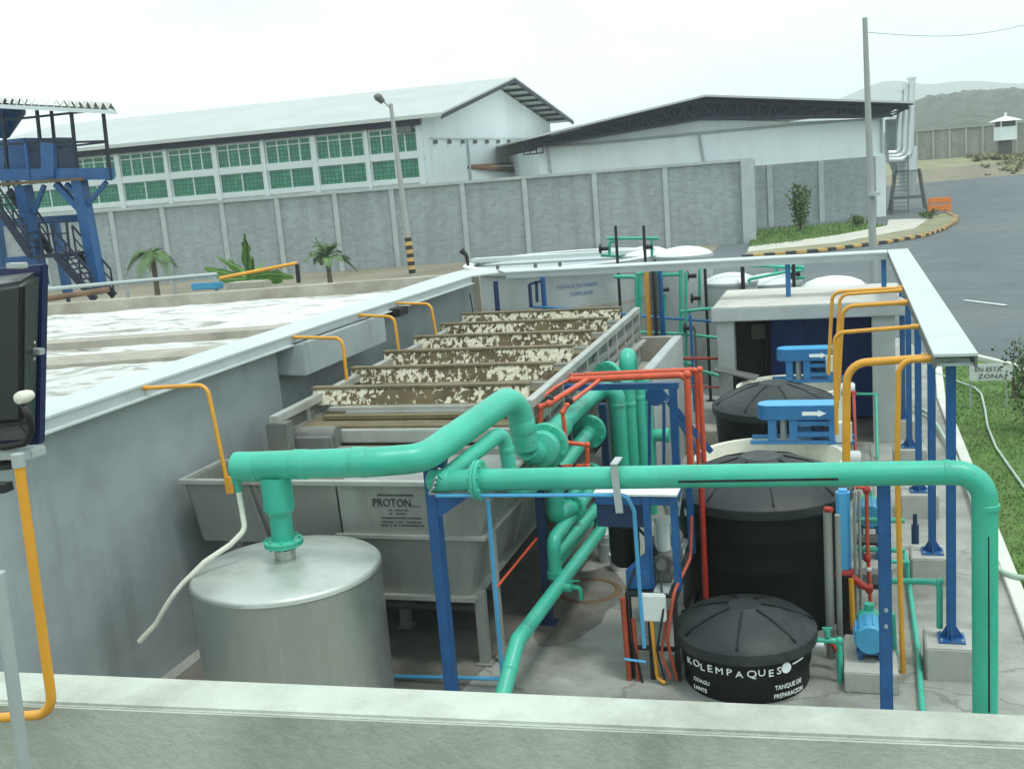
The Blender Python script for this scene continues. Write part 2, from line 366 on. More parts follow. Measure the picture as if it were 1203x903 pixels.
surf('palm_leaf', (0.085,0.165,0.045), 0.55, var=0.4, scale=1.5); surf('banana_leaf', (0.13,0.27,0.05), 0.5, var=0.4, scale=1.2)
surf('shrub_leaf', (0.085,0.135,0.035), 0.6, var=0.5, scale=3.0); surf('tree_leaf', (0.05,0.10,0.026), 0.6, var=0.5, scale=3.0)
surf('forest', (0.040,0.050,0.032), 0.95, var=0.6, scale=0.22, bump=0.8, bscale=0.5, dirt=(0.075,0.07,0.045), damt=0.6, dscale=0.05)
surf('mountain', (0.06,0.085,0.095), 0.95, var=0.3, scale=0.004)
surf('rust_stain', (0.15,0.09,0.05), 0.8, var=0.3, scale=3)
surf('sight_glass', (0.55,0.62,0.58), 0.15, var=0.06, scale=5)
surf('canopy_sheet', (0.60,0.62,0.56), 0.6, var=0.1, scale=2)

def foam_mat():
    m, nt, b = _mat('foam')
    w = _noise(nt, 0.7, 10, 0.66, stretch=(0.7,1.2,1)); w.inputs['Distortion'].default_value = 2.4
    n2 = _noise(nt, 9, 10, 0.8)
    c = _ramp(nt, w.outputs['Fac'], [(0.32,(0.27,0.265,0.225)),(0.43,(0.52,0.515,0.45)),(0.50,(0.80,0.82,0.78)),(0.7,(0.90,0.92,0.90))])
    c2 = _mix(nt, 0.12, c.outputs['Color'], n2.outputs['Color'], 'MULTIPLY')
    nt.links.new(c2, b.inputs['Base Color']); b.inputs['Roughness'].default_value = 0.8
    _bump(nt, b, n2.outputs['Fac'], 1.0, 0.06); MATS['foam'] = m
foam_mat()
def flake_mat():
    """sludge boards: brown sludge with broken-off cream flakes"""
    m, nt, b = _mat('flaked_board')
    n = _noise(nt, 15.0, 5, 0.6, stretch=(1.0,1.0,0.7)); n.inputs['Distortion'].default_value = 0.4
    g = _noise(nt, 0.9, 3, 0.5)
    s = nt.nodes.new('ShaderNodeMath'); s.operation = 'MULTIPLY_ADD'; nt.links.new(g.outputs['Fac'], s.inputs[0]); s.inputs[1].default_value = 0.55; nt.links.new(n.outputs['Fac'], s.inputs[2])
    f = _ramp(nt, s.outputs[0], [(0.765,(0,0,0)),(0.80,(1,1,1))])
    n2 = _noise(nt, 3, 6, 0.6); br = _ramp(nt, n2.outputs['Fac'], [(0.3,(0.065,0.048,0.024)),(0.7,(0.155,0.12,0.06))])
    n3 = _noise(nt, 25, 3); cr = _ramp(nt, n3.outputs['Fac'], [(0.3,(0.45,0.41,0.29)),(0.7,(0.74,0.71,0.57))])
    c = _mix(nt, f.outputs['Color'], br.outputs['Color'], cr.outputs['Color']); nt.links.new(c, b.inputs['Base Color'])
    b.inputs['Roughness'].default_value = 0.85; _bump(nt, b, f.outputs['Color'], 0.5, 0.02); MATS['flaked_board'] = m
flake_mat()
def pane_mat():
    m, nt, b = _mat('green_pane')
    tc = nt.nodes.new('ShaderNodeTexCoord'); sx = nt.nodes.new('ShaderNodeSeparateXYZ'); cx = nt.nodes.new('ShaderNodeCombineXYZ')
    nt.links.new(tc.outputs['Object'], sx.inputs[0]); nt.links.new(sx.outputs['X'], cx.inputs['X']); nt.links.new(sx.outputs['Z'], cx.inputs['Y'])
    br = nt.nodes.new('ShaderNodeTexBrick'); nt.links.new(cx.outputs[0], br.inputs['Vector']); br.offset = 0
    br.inputs['Scale'].default_value = 1; br.inputs['Brick Width'].default_value = 0.32; br.inputs['Row Height'].default_value = 0.30; br.inputs['Mortar Size'].default_value = 0.035; br.inputs['Bias'].default_value = -0.1
    br.inputs['Color1'].default_value = (0.03,0.20,0.115,1); br.inputs['Color2'].default_value = (0.05,0.32,0.18,1); br.inputs['Mortar'].default_value = (0.025,0.10,0.072,1)
    nt.links.new(br.outputs['Color'], b.inputs['Base Color']); b.inputs['Roughness'].default_value = 0.25; MATS['green_pane'] = m
pane_mat()
def corr(name, col, rough, per, axis='X'):
    m, nt, b = _mat(name); tc = nt.nodes.new('ShaderNodeTexCoord'); w = nt.nodes.new('ShaderNodeTexWave'); w.bands_direction = axis
    w.inputs['Scale'].default_value = 0.314/per*1.0; nt.links.new(tc.outputs['Object'], w.inputs['Vector'])
    n = _noise(nt, 0.3, 6); c = _ramp(nt, n.outputs['Fac'], [(0.3, sc(col,0.9)), (0.7, sc(col,1.05))]); nt.links.new(c.outputs['Color'], b.inputs['Base Color'])
    b.inputs['Roughness'].default_value = rough; _bump(nt, b, w.outputs['Fac'], 0.6, 0.05); MATS[name] = m
corr('corrugated_roof', (0.43,0.465,0.45), 0.55, 0.5)
# ------------------------------------------------------------------ setting: ground, road, lawn, far land
def sstep(a, b, t): t = max(0, min(1, (t-a)/(b-a))); return t*t*(3-2*t)
def rise(x, y):
    return 3.3*sstep(84, 122, y + 0.12*(x-10))*1.0
def sheet(name, poly, z, mat, t=0.0):
    m = MB()
    if t: m.prism(poly, z-t, z)
    else: m.add([(x,y,z) for x,y in poly], [tuple(range(len(poly)))])
    return struct(m.build(name, mat, loc=(0,0,0)))
def terrain(name, x0, x1, y0, y1, nx, ny, fn, mats, mfn, kind='structure'):
    m = MB(); vs = []
    for j in range(ny+1):
        for i in range(nx+1):
            x = x0+(x1-x0)*i/nx; y = y0+(y1-y0)*(j/ny); vs.append((x, y, fn(x, y)))
    m.v = [Vector(v) for v in vs]
    for j in range(ny):
        for i in range(nx):
            k = j*(nx+1)+i; m.f.append([k, k+1, k+nx+2, k+nx+1]); x = (vs[k][0]+vs[k+1][0])/2; y = (vs[k][1]+vs[k+nx+1][1])/2
            m.mi.append(mfn(x, y))
    o = m.build(name, mats, loc=(0,0,0)); o['kind'] = kind; return o
def gmat(x, y):
    yy = y+0.12*(x-10)+3*math.sin(x*0.11)+2*math.sin(x*0.31+1)
    if x < -8 and y > 31: return 1
    if yy > 113: return 2
    return 1 if yy > 106 else 0
terrain('ground', -160, 160, -20, 180, 128, 100, lambda x,y: rise(x,y)-0.02, ['asphalt','dirt','dry_grass'], gmat)
terrain('terrain', -3200, 3200, -600, 3800, 64, 44, lambda x,y: (-0.8 if (abs(x) < 330 and -300 < y < 390) else 2.2), ['dry_grass'], lambda x,y: 0)
sheet('plant_floor', [(-8.1,2.4),(1.78,2.4),(1.78,24),(2.05,28.3),(1.5,32),(-14,32),(-14,22.2),(-8.1,22.2)], 0.0, 'concrete_floor', 0.15)
m = MB()
for y in (12.9, 15.9, 18.6): m.box(-4.0,0.35,y-.012,y+.012,0.001,0.004)
m.box(0.34,0.36,9,20.3,0.001,0.004)
struct(m.build('floor_joint', 'concrete_dark'))
# darker floor sheet under the flotation unit and a rusty drain pit
sheet('dark_floor', [(-7.5,9.6),(-4.1,9.6),(-3.6,13.2),(-3.3,16.5),(-3.9,19.5),(-7.5,19.5)], 0.004, 'concrete_dark')
m = MB(); m.lathe((-3.28,12.95,0.0), [(0.34,0.004),(0.36,0.02),(0.41,0.02),(0.43,0.004)], n=32, ring=True); tag(m.build('drain_pit_cover','rust_stain'), 'rusty ringed drain cover in the floor under the green valve', 'drain cover')
m = MB(); rg = random.Random(4); n_ = 26
ctr = [(-3.25,12.75)]*n_
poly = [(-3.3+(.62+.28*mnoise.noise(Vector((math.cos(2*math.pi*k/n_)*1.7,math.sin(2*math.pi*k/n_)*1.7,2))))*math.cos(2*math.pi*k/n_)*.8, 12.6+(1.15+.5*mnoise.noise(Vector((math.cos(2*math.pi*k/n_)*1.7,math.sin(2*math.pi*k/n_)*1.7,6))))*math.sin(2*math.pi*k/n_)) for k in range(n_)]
sheet('floor_stain', poly, 0.0025, 'concrete_dark')
# lawn right of the plant
LAWN = [(1.95,3.5),(1.95,24),(2.2,28.4),(2.75,28.75),(4.1,26.1),(6.2,22.4),(9.5,16.5),(12,11),(12,3.5)]
sheet('lawn', LAWN, 0.03, 'lawn_soil')
m = MB(); m.prism([(1.78,2.4),(1.95,2.4),(1.95,24),(2.2,28.3),(2.05,28.3),(1.78,24)], -0.1, 0.07)
struct(m.build('lawn_edging', 'kerb_pale', bevel=0.01))
m = MB(); K = [(2.05,28.4),(2.75,28.85),(4.16,26.2),(6.3,22.45),(9.6,16.5),(12.1,11)]
for a, b in zip(K, K[1:]): m.bar((a[0],a[1],0.06),(b[0],b[1],0.06),0.16,0.16)
struct(m.build('kerb', 'kerb_pale', bevel=0.015))
def inside(x, y, poly):
    c = False; j = len(poly)-1
    for i in range(len(poly)):
        (xi,yi),(xj,yj) = poly[i],poly[j]
        if (yi>y) != (yj>y) and x < (xj-xi)*(y-yi)/(yj-yi)+xi: c = not c
        j = i
    return c
m = MB(); rg = random.Random(3)
while len(m.v) < 70000*3:
    y = 6+21.5*rg.random()**1.35; x = rg.uniform(1.97, min(9.5, 2.1+0.22*y+1.5))
    if not inside(x, y, LAWN): continue
    if rg.random() < 0.5*max(0, math.sin(x*2.1+y*0.8)*math.sin(y*0.9-x)): continue
    a = rg.uniform(0, 6.28); h = rg.uniform(.02,.055); w = rg.uniform(.003,.006)*(1+y/14)
    dx, dy = math.cos(a)*w, math.sin(a)*w; lx, ly = rg.uniform(-.05,.05), rg.uniform(-.05,.05)
    m.add([(x-dx,y-dy,.028),(x+dx,y+dy,.028),(x+lx,y+ly,.03+h)], [(0,1,2)])
g = m.build('lawn_grass', 'grass_blade', loc=(0,0,0)); tag(g, 'short mown green grass on the lawn right of the plant', 'grass', kind='stuff')
# road dash, sidewalk, striped kerb and verge by the boundary wall
m = MB(); a = P(1133,352.5,z=0); b = P(1182,358.5,z=0); m.bar((a.x,a.y,.002),(b.x,b.y,.002),0.16,0.008); struct(m.build('road_marking','road_paint'))
vz = lambda pts: [tuple(P(px,py,z=0)[:2]) for px,py in pts]
VERGE = vz([(880,292),(932,287),(985,278),(1042,267),(1010,262),(885,272)])
WALK = vz([(878,298),(985,287),(1075,270),(1092,258),(1044,260),(1042,267),(985,278),(880,292)])
KOUT = vz([(872,303),(960,296),(1040,286),(1085,278),(1108,270),(1121,262),(1123,256),(1112,251)])
sheet('grass_verge', VERGE, 0.10, 'lawn_soil', 0.15)
sheet('sidewalk', WALK, 0.115, 'pavement', 0.15)
sheet('planting_strip', KOUT+vz([(1092,257),(1075,270),(985,287),(878,298)]), 0.095, 'dry_grass', 0.12)
ma = MB(); mb2 = MB(); k = 0
for a, b in zip(KOUT, KOUT[1:]):
    A = Vector((*a,0)); B = Vector((*b,0)); n = max(1, round((B-A).length/0.55))
    for i in range(n):
        (ma if k % 2 else mb2).bar(A+(B-A)*(i/n)+Vector((0,0,.08)), A+(B-A)*((i+1)/n)+Vector((0,0,.08)), 0.34, 0.16); k += 1
struct(ma.build('painted_kerb','kerb_yellow',bevel=.02)); struct(mb2.build('painted_kerb','kerb_black',bevel=.02))
m = MB(); rg = random.Random(5)
for _ in range(5000):
    px = rg.uniform(880,1045); py = rg.uniform(262,293); q = P(px,py,z=0.1)
    if not inside(q.x,q.y,VERGE): continue
    a = rg.uniform(0,6.28); w = .04; h = rg.uniform(.08,.22)
    m.add([(q.x-math.cos(a)*w,q.y-math.sin(a)*w,.1),(q.x+math.cos(a)*w,q.y+math.sin(a)*w,.1),(q.x+rg.uniform(-.1,.1),q.y+rg.uniform(-.1,.1),.1+h)],[(0,1,2)])
if m.v: tag(m.build('verge_grass','grass_blade',loc=(0,0,0)), 'green grass on the verge in front of the grey building base', 'grass', kind='stuff')
# dry tufts on the rise below the far wall
m = MB(); rg = random.Random(11)
for _ in range(5200):
    x = rg.uniform(12,70); y = rg.triangular(105,124,118)-.12*(x-10)
    if gmat(x,y) < 1 or mnoise.noise(Vector((x*.35,y*.35,1))) < -.12: continue
    z = rise(x,y); s = rg.uniform(.12,.45)
    for k in range(5):
        a = rg.uniform(0,6.28); w = .05; m.add([(x+rg.uniform(-.3,.3),y,z),(x+rg.uniform(-.3,.3)+w*2,y+.1,z),(x+math.cos(a)*.4,y+math.sin(a)*.4,z+s)],[(0,1,2)])
tag(m.build('dry_grass','dry_grass',loc=(0,0,0)), 'dry yellowish scrub on the bank below the far wall', 'scrub', kind='stuff')
# wooded hill and mountains behind
def hill(x, y, cx, cy, rx, ry, h, f, amp, seed):
    d = ((x-cx)/rx)**2+((y-cy)/ry)**2
    return h*math.exp(-d*1.2)*(1+amp*mnoise.noise(Vector((x*f,y*f,seed)))) 
def hfun(x, y):
    return 2.0+sstep(12,52,x)*hill(x,y,30,770,220,230,32,0.012,.12,1)+hill(x,y,520,900,240,260,44,0.006,.3,2) + 1.8*mnoise.noise(Vector((x*.09,y*.09,4)))+2.6*mnoise.noise(Vector((x*.27,y*.27,9)))
terrain('hills', 10, 620, 480, 960, 270, 150, hfun, ['forest'], lambda x,y: 0)
def mfun(x, y):
    return hill(x,y,60,2550,230,300,118,0.006,.3,6)+hill(x,y,520,2700,330,300,135,0.006,.3,8)+hill(x,y,1200,2600,330,300,120,0.006,.3,3)
terrain('mountains', -900, 1700, 2000, 3300, 130, 66, mfun, ['mountain'], lambda x,y: 0)

# ------------------------------------------------------------------ walls and large buildings
def wall_run(root, a, b, h, z0=0.0, th=0.2, mat='block_wall', name='wall'):
    a = Vector((a[0],a[1],0)); b = Vector((b[0],b[1],0)); L = (b-a).length; ang = math.atan2(b.y-a.y, b.x-a.x)
    m = MB(); m.box(0,L,0,th,z0,h)
    me_o = m.build(name, mat, loc=(0,0,0)); me_o.location = a-Vector(root['_w']); me_o.rotation_euler.z = ang; me_o.parent = root; return me_o, ang, L
pw = T('boundary_wall', 'long grey concrete block wall with pale pilasters behind the tanks', 'wall', (-20,66,0))
A = Vector((-66.0,59.9,0)); B = P(887,284,z=0); Hh = 5.0
wall_run(pw, A, B, Hh, -0.1, 0.22)
dv = (B-A).normalized(); nv = Vector((dv.y,-dv.x,0)); L = (B-A).length
m = MB(); m.bar(A+Vector((0,0,Hh+.09))+dv*0, B+Vector((0,0,Hh+.09)), 0.34, 0.18); m.build('coping','pilaster',pw)
for px in (12,60,143,202,271,335,402,468,550,622,703,785):
    hy = 205+(581-px)*0.0805+1.0
    q = P(px, hy+90, y=60); dr = (q-EYE); dr.z = 0
    # cut sight line with the wall line
    det = dr.x*dv.y-dr.y*dv.x; t = (A.x*dv.y-A.y*dv.x)/det; c = Vector((dr.x*t, dr.y*t, 0))
    m = MB(); m.bar(c+Vector((0,0,-.1)), c+Vector((0,0,Hh)), 0.30, 0.30, up=nv); m.build('pilaster','pilaster',pw)
m = MB(); E2 = B+Vector((2.2,6.0,0)); m.bar(B+Vector((0.0,0.1,-.1))-dv*0.35, B+Vector((0.0,0.1,Hh+.15))-dv*0.35, 0.8, 0.8, up=nv); m.build('end_pier','pilaster',pw, bevel=.02)
rw, _, _ = wall_run(pw, B+Vector((0.05,.3,0)), P(889.5,270,z=0), Hh, -0.1, 0.3, name='return_wall')

# building with green windows -------------------------------------------------
def hd(px, d, z):            # point at sight column px, forward distance d, height z
    q = P(px, 205+(581-px)*0.0805, d=d); return Vector((q.x, q.y, z))
A = hd(502,80,0); L_ = hd(-60,91.5,0); Bk = hd(650,107,0)
fdir = (L_-A).normalized(); Lf = (L_-A).length; gdir = (Bk-A).normalized(); Wg = (Bk-A).length
fn = Vector((-fdir.y, fdir.x, 0)); fn = fn if fn.y < 0 else -fn; gn = Vector((gdir.y,-gdir.x,0))
EZ, RZ = 10.05, 13.05
gb = T('factory_building', 'long white factory hall with two rows of green windows and pale sheet roof', 'building', (A.x,A.y,0))
m = MB(); poly = [A, L_, L_+gdir*Wg, Bk]
m.hexa([(p.x,p.y,-.1) for p in poly], [(p.x,p.y,EZ-.25) for p in poly]); m.build('wall','white_wall',gb)
mid = A+gdir*Wg*0.5
m = MB(); th = -gn*0.25
tri = [A+Vector((0,0,EZ-.25)), Bk+Vector((0,0,EZ-.25)), mid+Vector((0,0,RZ-.22))]
m.slab(tri, th); m.build('gable','white_wall',gb)
# roof: two slopes with overhang past gable and eaves
ov = 2.0; eo = 1.1
def roofslab(e0, r0, mat='roof_sheet'):
    e = e0+(e0-r0).normalized()*eo
    pts = [e-fdir*ov, e+fdir*(Lf+1), r0+fdir*(Lf+1), r0-fdir*ov]
    mm = MB(); mm.slab(pts, Vector((0,0,.16))); return mm
Rg = mid+Vector((0,0,RZ))
roofslab(A+Vector((0,0,EZ)), Rg).build('roof_slope','corrugated_roof',gb)
roofslab(Bk+Vector((0,0,EZ)), Rg).build('roof_slope','corrugated_roof',gb)
# eave shade made as a dark bar, gutter, exposed purlins under the gable overhang
e = A+Vector((0,0,EZ))+(A-mid).normalized()*0.35
m = MB(); m.bar(e+Vector((0,0,-.42)), e+fdir*Lf+Vector((0,0,-.42)), 0.5, 0.62); m.build('eave_shade_bar','steel_dark_blue',gb)
e2 = A+Vector((0,0,EZ-.28))+(A-mid).normalized()*(eo+.02)
m = MB(); m.bar(e2+Vector((0,0,.05))-fdir*ov, e2+fdir*(Lf+1)+Vector((0,0,.05)), 0.14, 0.22); m.build('gutter','roof_sheet',gb)
for s0 in (A, Bk):
    for k in range(8):
        f = (k+.4)/8; q = (s0+Vector((0,0,EZ-.12)))*(1-f)+(mid+Vector((0,0,RZ-.12)))*f
        m = MB(); m.bar(q-fdir*ov*.98, q+fdir*.1, 0.16, 0.2); m.build('purlin','roof_dark',gb)
    m = MB(); q0 = s0+(s0-mid).normalized()*eo+Vector((0,0,EZ-.36)); m.bar(q0-fdir*(ov-.05), mid+Vector((0,0,RZ-.12))-fdir*(ov-.05), 0.1, 0.3); m.build('barge_board','steel_dark_blue',gb)
# wall columns, sill band and windows
def fpos(px):                # distance along the front of sight column px
    q = P(px, 250, y=60); dr = q-EYE
    det = dr.x*fdir.y-dr.y*fdir.x; t = (A.x*fdir.y-A.y*fdir.x)/det; c = Vector((dr.x*t,dr.y*t,0)); return (c-A).dot(fdir)
bays = [502,440,378,319,262,205,148,92,36,-20]
s = [fpos(p) for p in bays]
def onf(t, z, out): q = A+fdir*t+fn*out; return Vector((q.x,q.y,z))
for i, t in enumerate(s):
    m = MB(); m.bar(onf(t,-.1,.12), onf(t,EZ-.7,.12), 0.42 if i%2==0 else .26, 0.30, up=fn); m.build('column','white_band',gb)
m = MB(); m.bar(onf(-.1,7.28,.08), onf(Lf,7.28,.08), 0.24, 0.5, up=(0,0,1)); m.build('sill_band','white_band',gb)
m = MB(); m.bar(onf(-.1,5.45,.08), onf(Lf,5.45,.08), 0.24, 0.35, up=(0,0,1)); m.build('sill_band','white_band',gb)
angf = math.atan2(fdir.y, fdir.x)
for i in range(len(s)-1):
    for z0, z1 in ((7.5,9.2),(5.62,7.05)):
        t0, t1 = s[i]+.27, s[i+1]-.2
        m = MB()
        m.bar(onf(t0,z0,.03), onf(t1,z0,.03), .1,.1); m.bar(onf(t0,z1,.03), onf(t1,z1,.03), .1,.1)
        nn = 4 if z0 > 7 else 2
        for k in range(nn+1):
            q = t0+(t1-t0)*k/nn; m.bar(onf(q,z0,.03), onf(q,z1,.03), .09,.09, up=fn)
        if z0 > 7: m.bar(onf(t0,z1-.4,.03), onf(t1,z1-.4,.03), .06,.06)
        fr = m.build('window','white_band',gb)
        m = MB(); a0 = onf(t0,z0,.012); m.box(0,t1-t0,-.008,.008,0,z1-z0)
        pn = m.build('pane','green_pane',loc=(0,0,0)); pn.location = a0-Vector(gb['_w']); pn.rotation_euler.z = angf; pn.parent = fr
# gable details: dowelled line of pipe brackets, downpipe, corner light, lean-to roof
m = MB()
for k in range(11):
    q = A+gdir*(Wg*(.06+.088*k))+gn*.15; m.box(q.x-.12,q.x+.12,q.y-.12,q.y+.12,7.95,8.25)
m.build('bracket_row','dull_steel',gb)
m = MB(); q0 = A+gdir*1+gn*.18; q1 = A+gdir*(Wg*.97)+gn*.18; m.bar((q0.x,q0.y,8.4),(q1.x,q1.y,8.4),.1,.1); m.build('cable_duct','white_band',gb)
m = MB(); q0 = A+gdir*(Wg*.27)+gn*.14; m.bar((q0.x,q0.y,3),(q0.x,q0.y,8.3),.14,.14,up=(1,0,0)); m.build('downpipe','gutter_grey',gb)
m = MB(); q0 = onf(1.2,EZ-1.15,.3); m.box(q0.x-.5,q0.x+.5,q0.y-.2,q0.y+.2,q0.z-.05,q0.z+.55)
m.build('floodlight','dull_steel',gb)
# brown lean-to between the two halls
lt = T('lean_to_roof', 'low lean-to with brown sheet roof edge between the two white halls', 'shed', (-26,85,0))
a = hd(537,86,0); b = hd(602,92,0)
m = MB(); m.slab([a+Vector((0,0,6.15)), b+Vector((0,0,5.45)), b+Vector((2,8,5.45)), a+Vector((2,8,6.15))], (0,0,.18)); m.build('roof','rust_stain',lt)
m = MB(); w0 = a+Vector((.2,.5,0)); w1 = b+Vector((-.2,.5,0)); m.hexa([w0,w1,w1+Vector((2,7,0)),w0+Vector((2,7,0))],[w0+Vector((0,0,6.1)),w1+Vector((0,0,5.4)),w1+Vector((2,7,5.4)),w0+Vector((2,7,6.1))]); m.build('wall','white_wall',lt)

# right hall: white sheet gable over grey block base, dark truss under an open roof -----
rb = T('warehouse', 'white warehouse gable on a grey block base under a dark overhanging truss roof', 'building', tuple(hd(850,79,0)))
C0 = hd(638,79.0,0); C1 = P(1039,262,z=0); C1 = hd(1039,82.5,0)
ud = (C1-C0).normalized(); un = Vector((ud.y,-ud.x,0)); Wb = (C1-C0).length
def onw(px, z, out=0.0):
    q = P(px, 250, y=60); dr = q-EYE; det = dr.x*ud.y-dr.y*ud.x; t = (C0.x*ud.y-C0.y*ud.x)/det
    c = Vector((dr.x*t,dr.y*t,0))+un*out; return Vector((c.x,c.y,z))
def zat(px, py, out=0.0):
    base = onw(px,0,out); dd = base.x*-math.sin(YAW)+base.y*math.cos(YAW); return P(px,py,d=dd).z
wall_run(rb, C0, C1, zat(960,189), -0.1, 0.3, name='base_wall')
zb = zat(960,189)
front = [onw(638,zb), onw(1039,zb), onw(1039,zat(1039,139)), onw(930,zat(930,143)), onw(826,zat(826,140)), onw(638,zat(638,173))]
m = MB(); m.slab(front, -un*0.25); m.build('wall','white_wall',rb)
dep = -un*40
m = MB(); 
for q in (C0, C1-ud*.3):
    m.hexa([q-un*.3,q+ud*.3-un*.3,q+ud*.3+dep,q+dep],[q-un*.3+Vector((0,0,6.9)),q+ud*.3-un*.3+Vector((0,0,6.9)),q+ud*.3+dep+Vector((0,0,6.9)),q+dep+Vector((0,0,6.9))])
m.build('side_wall','white_wall',rb)
m = MB(); q = onw(1033,0,.08); m.bar((q.x,q.y,-.1),(q.x,q.y,zb),.75,.5,up=un); m.build('corner_pier','white_band',rb)
m = MB()
for px in (905,965): q = onw(px,0,.02); m.bar((q.x,q.y,-.1),(q.x,q.y,zb),.4,.25,up=un)
m.build('pilaster','pilaster',rb)
# roof slopes with 2 m overhang
rf = un*2.2
el = onw(622,zat(622,163.5,2.2)) ; er = onw(1058,zat(1058,123,2.2)); rp = onw(823,zat(823,114,2.2))
for a, b, nm in ((el, rp, 'roof_slope'), (er, rp, 'roof_slope')):
    m = MB(); m.slab([a+rf, b+rf, b+dep, a+dep], (0,0,.14)); m.build(nm,'roof_sheet',rb)
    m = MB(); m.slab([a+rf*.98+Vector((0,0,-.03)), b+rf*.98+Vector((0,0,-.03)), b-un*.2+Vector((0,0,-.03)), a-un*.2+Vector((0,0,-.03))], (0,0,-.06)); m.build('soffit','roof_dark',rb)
# open truss: chords and web
lo_l = onw(636,zat(636,173)+.05); lo_r = onw(1039,zat(1039,138)+.05); lo_m = onw(826,zat(826,140)+.02)
up_ = Vector((0,0,1))
for (a, b, c, d) in ((el, rp, lo_l, lo_m), (er, rp, lo_r, lo_m)):
    m = MB()
    a2 = a+un*1.3-up_*.25; b2 = b+un*1.3-up_*.25; c2 = c+un*1.3; d2 = d+un*1.3
    m.bar(a2,b2,.2,.26); m.bar(c2,d2,.2,.2); N = 18
    for k in range(N):
        f = k/N; g = (k+1)/N; p0 = a2.lerp(b2,f); p1 = c2.lerp(d2,f); p2 = c2.lerp(d2,g); p3 = a2.lerp(b2,g)
        m.bar(p0,p1,.1,.1,up=un); m.bar(p1 if k%2 else p0, p3 if k%2 else p2, .1,.1,up=un)
    m.build('truss','steel_dark_blue',rb)
    m = MB(); m.bar(c+un*.12-up_*.02,d+un*.12-up_*.02,.08,.14); m.build('bottom_chord','blue_dark',rb)
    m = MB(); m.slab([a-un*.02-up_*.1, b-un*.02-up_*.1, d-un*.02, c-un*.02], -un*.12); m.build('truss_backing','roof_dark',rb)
m = MB(); pts = [onw(px,zat(px,py,.12),.12) for px,py in ((650,205),(648,172),(700,168.5),(826,156),(930,147),(1036,139),(1036,180))]
m.tube(pts,.09,.2); m.tube([onw(825,zat(825,157,.12),.12),onw(829,zat(829,190,.12),.12)],.09); m.build('pipe_run','gutter_grey',rb)
m = MB()
a = onw(618,zat(618,167,1),1); b = onw(640,zat(640,165,1),1)
for z in (0,-.55): m.bar(a+up_*(z-.3), b+up_*(z-.3), .09,.09)
for k in range(4): q = a.lerp(b,k/3); m.bar(q+up_*-.2, q+up_*-.9,.07,.07,up=un)
m.build('eave_bracket','steel_dark_blue',rb)

# dust filter / exhaust ducts beside the warehouse -----------------------------
ex = T('exhaust_stack', 'group of galvanised exhaust ducts rising beside the warehouse on a steel stand', 'ductwork', tuple(hd(1062,84,0)))
def ep(px, py, d=84.0): return P(px,py,d=d)
for x_, yt, r, zb_ in ((1071,92,.27,188),(1064,99,.23,184),(1057.5,106,.21,180)):
    m = MB(); m.tube([ep(1043,zb_,83), ep(x_-2,zb_,83), ep(x_,yt,83)], r, 1.2, 16); m.cyl(ep(x_,yt+1.5,83), ep(x_,yt-1,83), r*1.25, n=16); m.build('duct','bright_duct',ex)
m = MB(); c = ep(1057,175,85); b_ = ep(1060,205,85)
m.lathe((c.x,c.y,b_.z), [(.5,0),(1.05,1.6),(1.05,4.2),(.9,4.3),(.2,4.5)], n=24); m.build('hopper','galvanised',ex)
m = MB(); c = ep(1066,205,84); m.cyl((c.x,c.y,3.1),(c.x,c.y,5.0),.72,n=24); m.cyl((c.x,c.y,1.6),(c.x,c.y,3.1),.5,.72,n=24); m.build('collector','bright_duct',ex)
m = MB()
for dx, dy in ((-1,-1),(1,-1),(1,1),(-1,1)): m.bar((c.x+dx*1.35,c.y+dy*1.35,-.1),(c.x+dx*.85,c.y+dy*.85,3.3),.14,.14)
for z in (1.2,3.2):
    k = 1.17 if z < 2 else .87
    q = [(c.x+dx*k,c.y+dy*k,z) for dx,dy in ((-1,-1),(1,-1),(1,1),(-1,1))]
    for i in range(4): m.bar(q[i],q[(i+1)%4],.1,.1)
m.build('stand','dull_steel',ex)
m = MB(); m.cyl(ep(1043,150,86), ep(1066,112,86), .15, n=8); m.cyl(ep(1060,112,86), ep(1060,175,86), .28, n=12); m.build('pipe','gutter_grey',ex)
m = MB(); c2 = ep(1049,235,83)
for dx in (0,1.1): m.bar((c2.x+dx,c2.y,-.1),(c2.x+dx,c2.y,4.4),.09,.09); 
for k in range(14): m.bar((c2.x,c2.y,.3*k+.3),(c2.x+1.1,c2.y,.3*k+.3),.05,.05)
m.build('ladder','dull_steel',ex)

# far boundary wall and guard tower --------------------------------------------
fw_ = T('far_wall', 'distant pale block wall at the edge of the dry bank below the hill', 'wall', tuple(hd(1150,120,2.8)))
a = hd(1040,121,0); b = hd(1340,112,0)
wall_run(fw_, a, b, 6.35, 1.6, 0.25, 'block_wall_far')
for k in range(16):
    q = a.lerp(b,k/15); m = MB(); m.bar((q.x,q.y-.05,1.6),(q.x,q.y-.05,6.4),.22,.22); m.build('pilaster','far_pilaster',fw_)
m = MB(); m.bar(a+up_*6.42, b+up_*6.42,.4,.14); m.build('coping','far_pilaster',fw_)
gt = T('guard_tower', 'small white guard tower with a pointed roof standing above the far wall', 'guard tower', tuple(hd(1181,113,2.7)))
c = hd(1181,113,0); u = Vector((.95,.3,0)); v = Vector((-.3,.95,0))
def sq(r, z): return [tuple((c+u*(i*r)+v*(j*r))[:2])+(z,) for i,j in ((-1,-1),(1,-1),(1,1),(-1,1))]
m = MB(); m.hexa(sq(.5,2.2),sq(.5,4.75)); m.build('shaft','dark_wall',gt)
m = MB(); m.hexa(sq(.82,4.75),sq(.82,6.1)); m.build('cabin','white_wall',gt)
m = MB(); m.hexa(sq(.7,6.1),sq(.7,6.65)); m.build('window_band','dark_wall',gt)
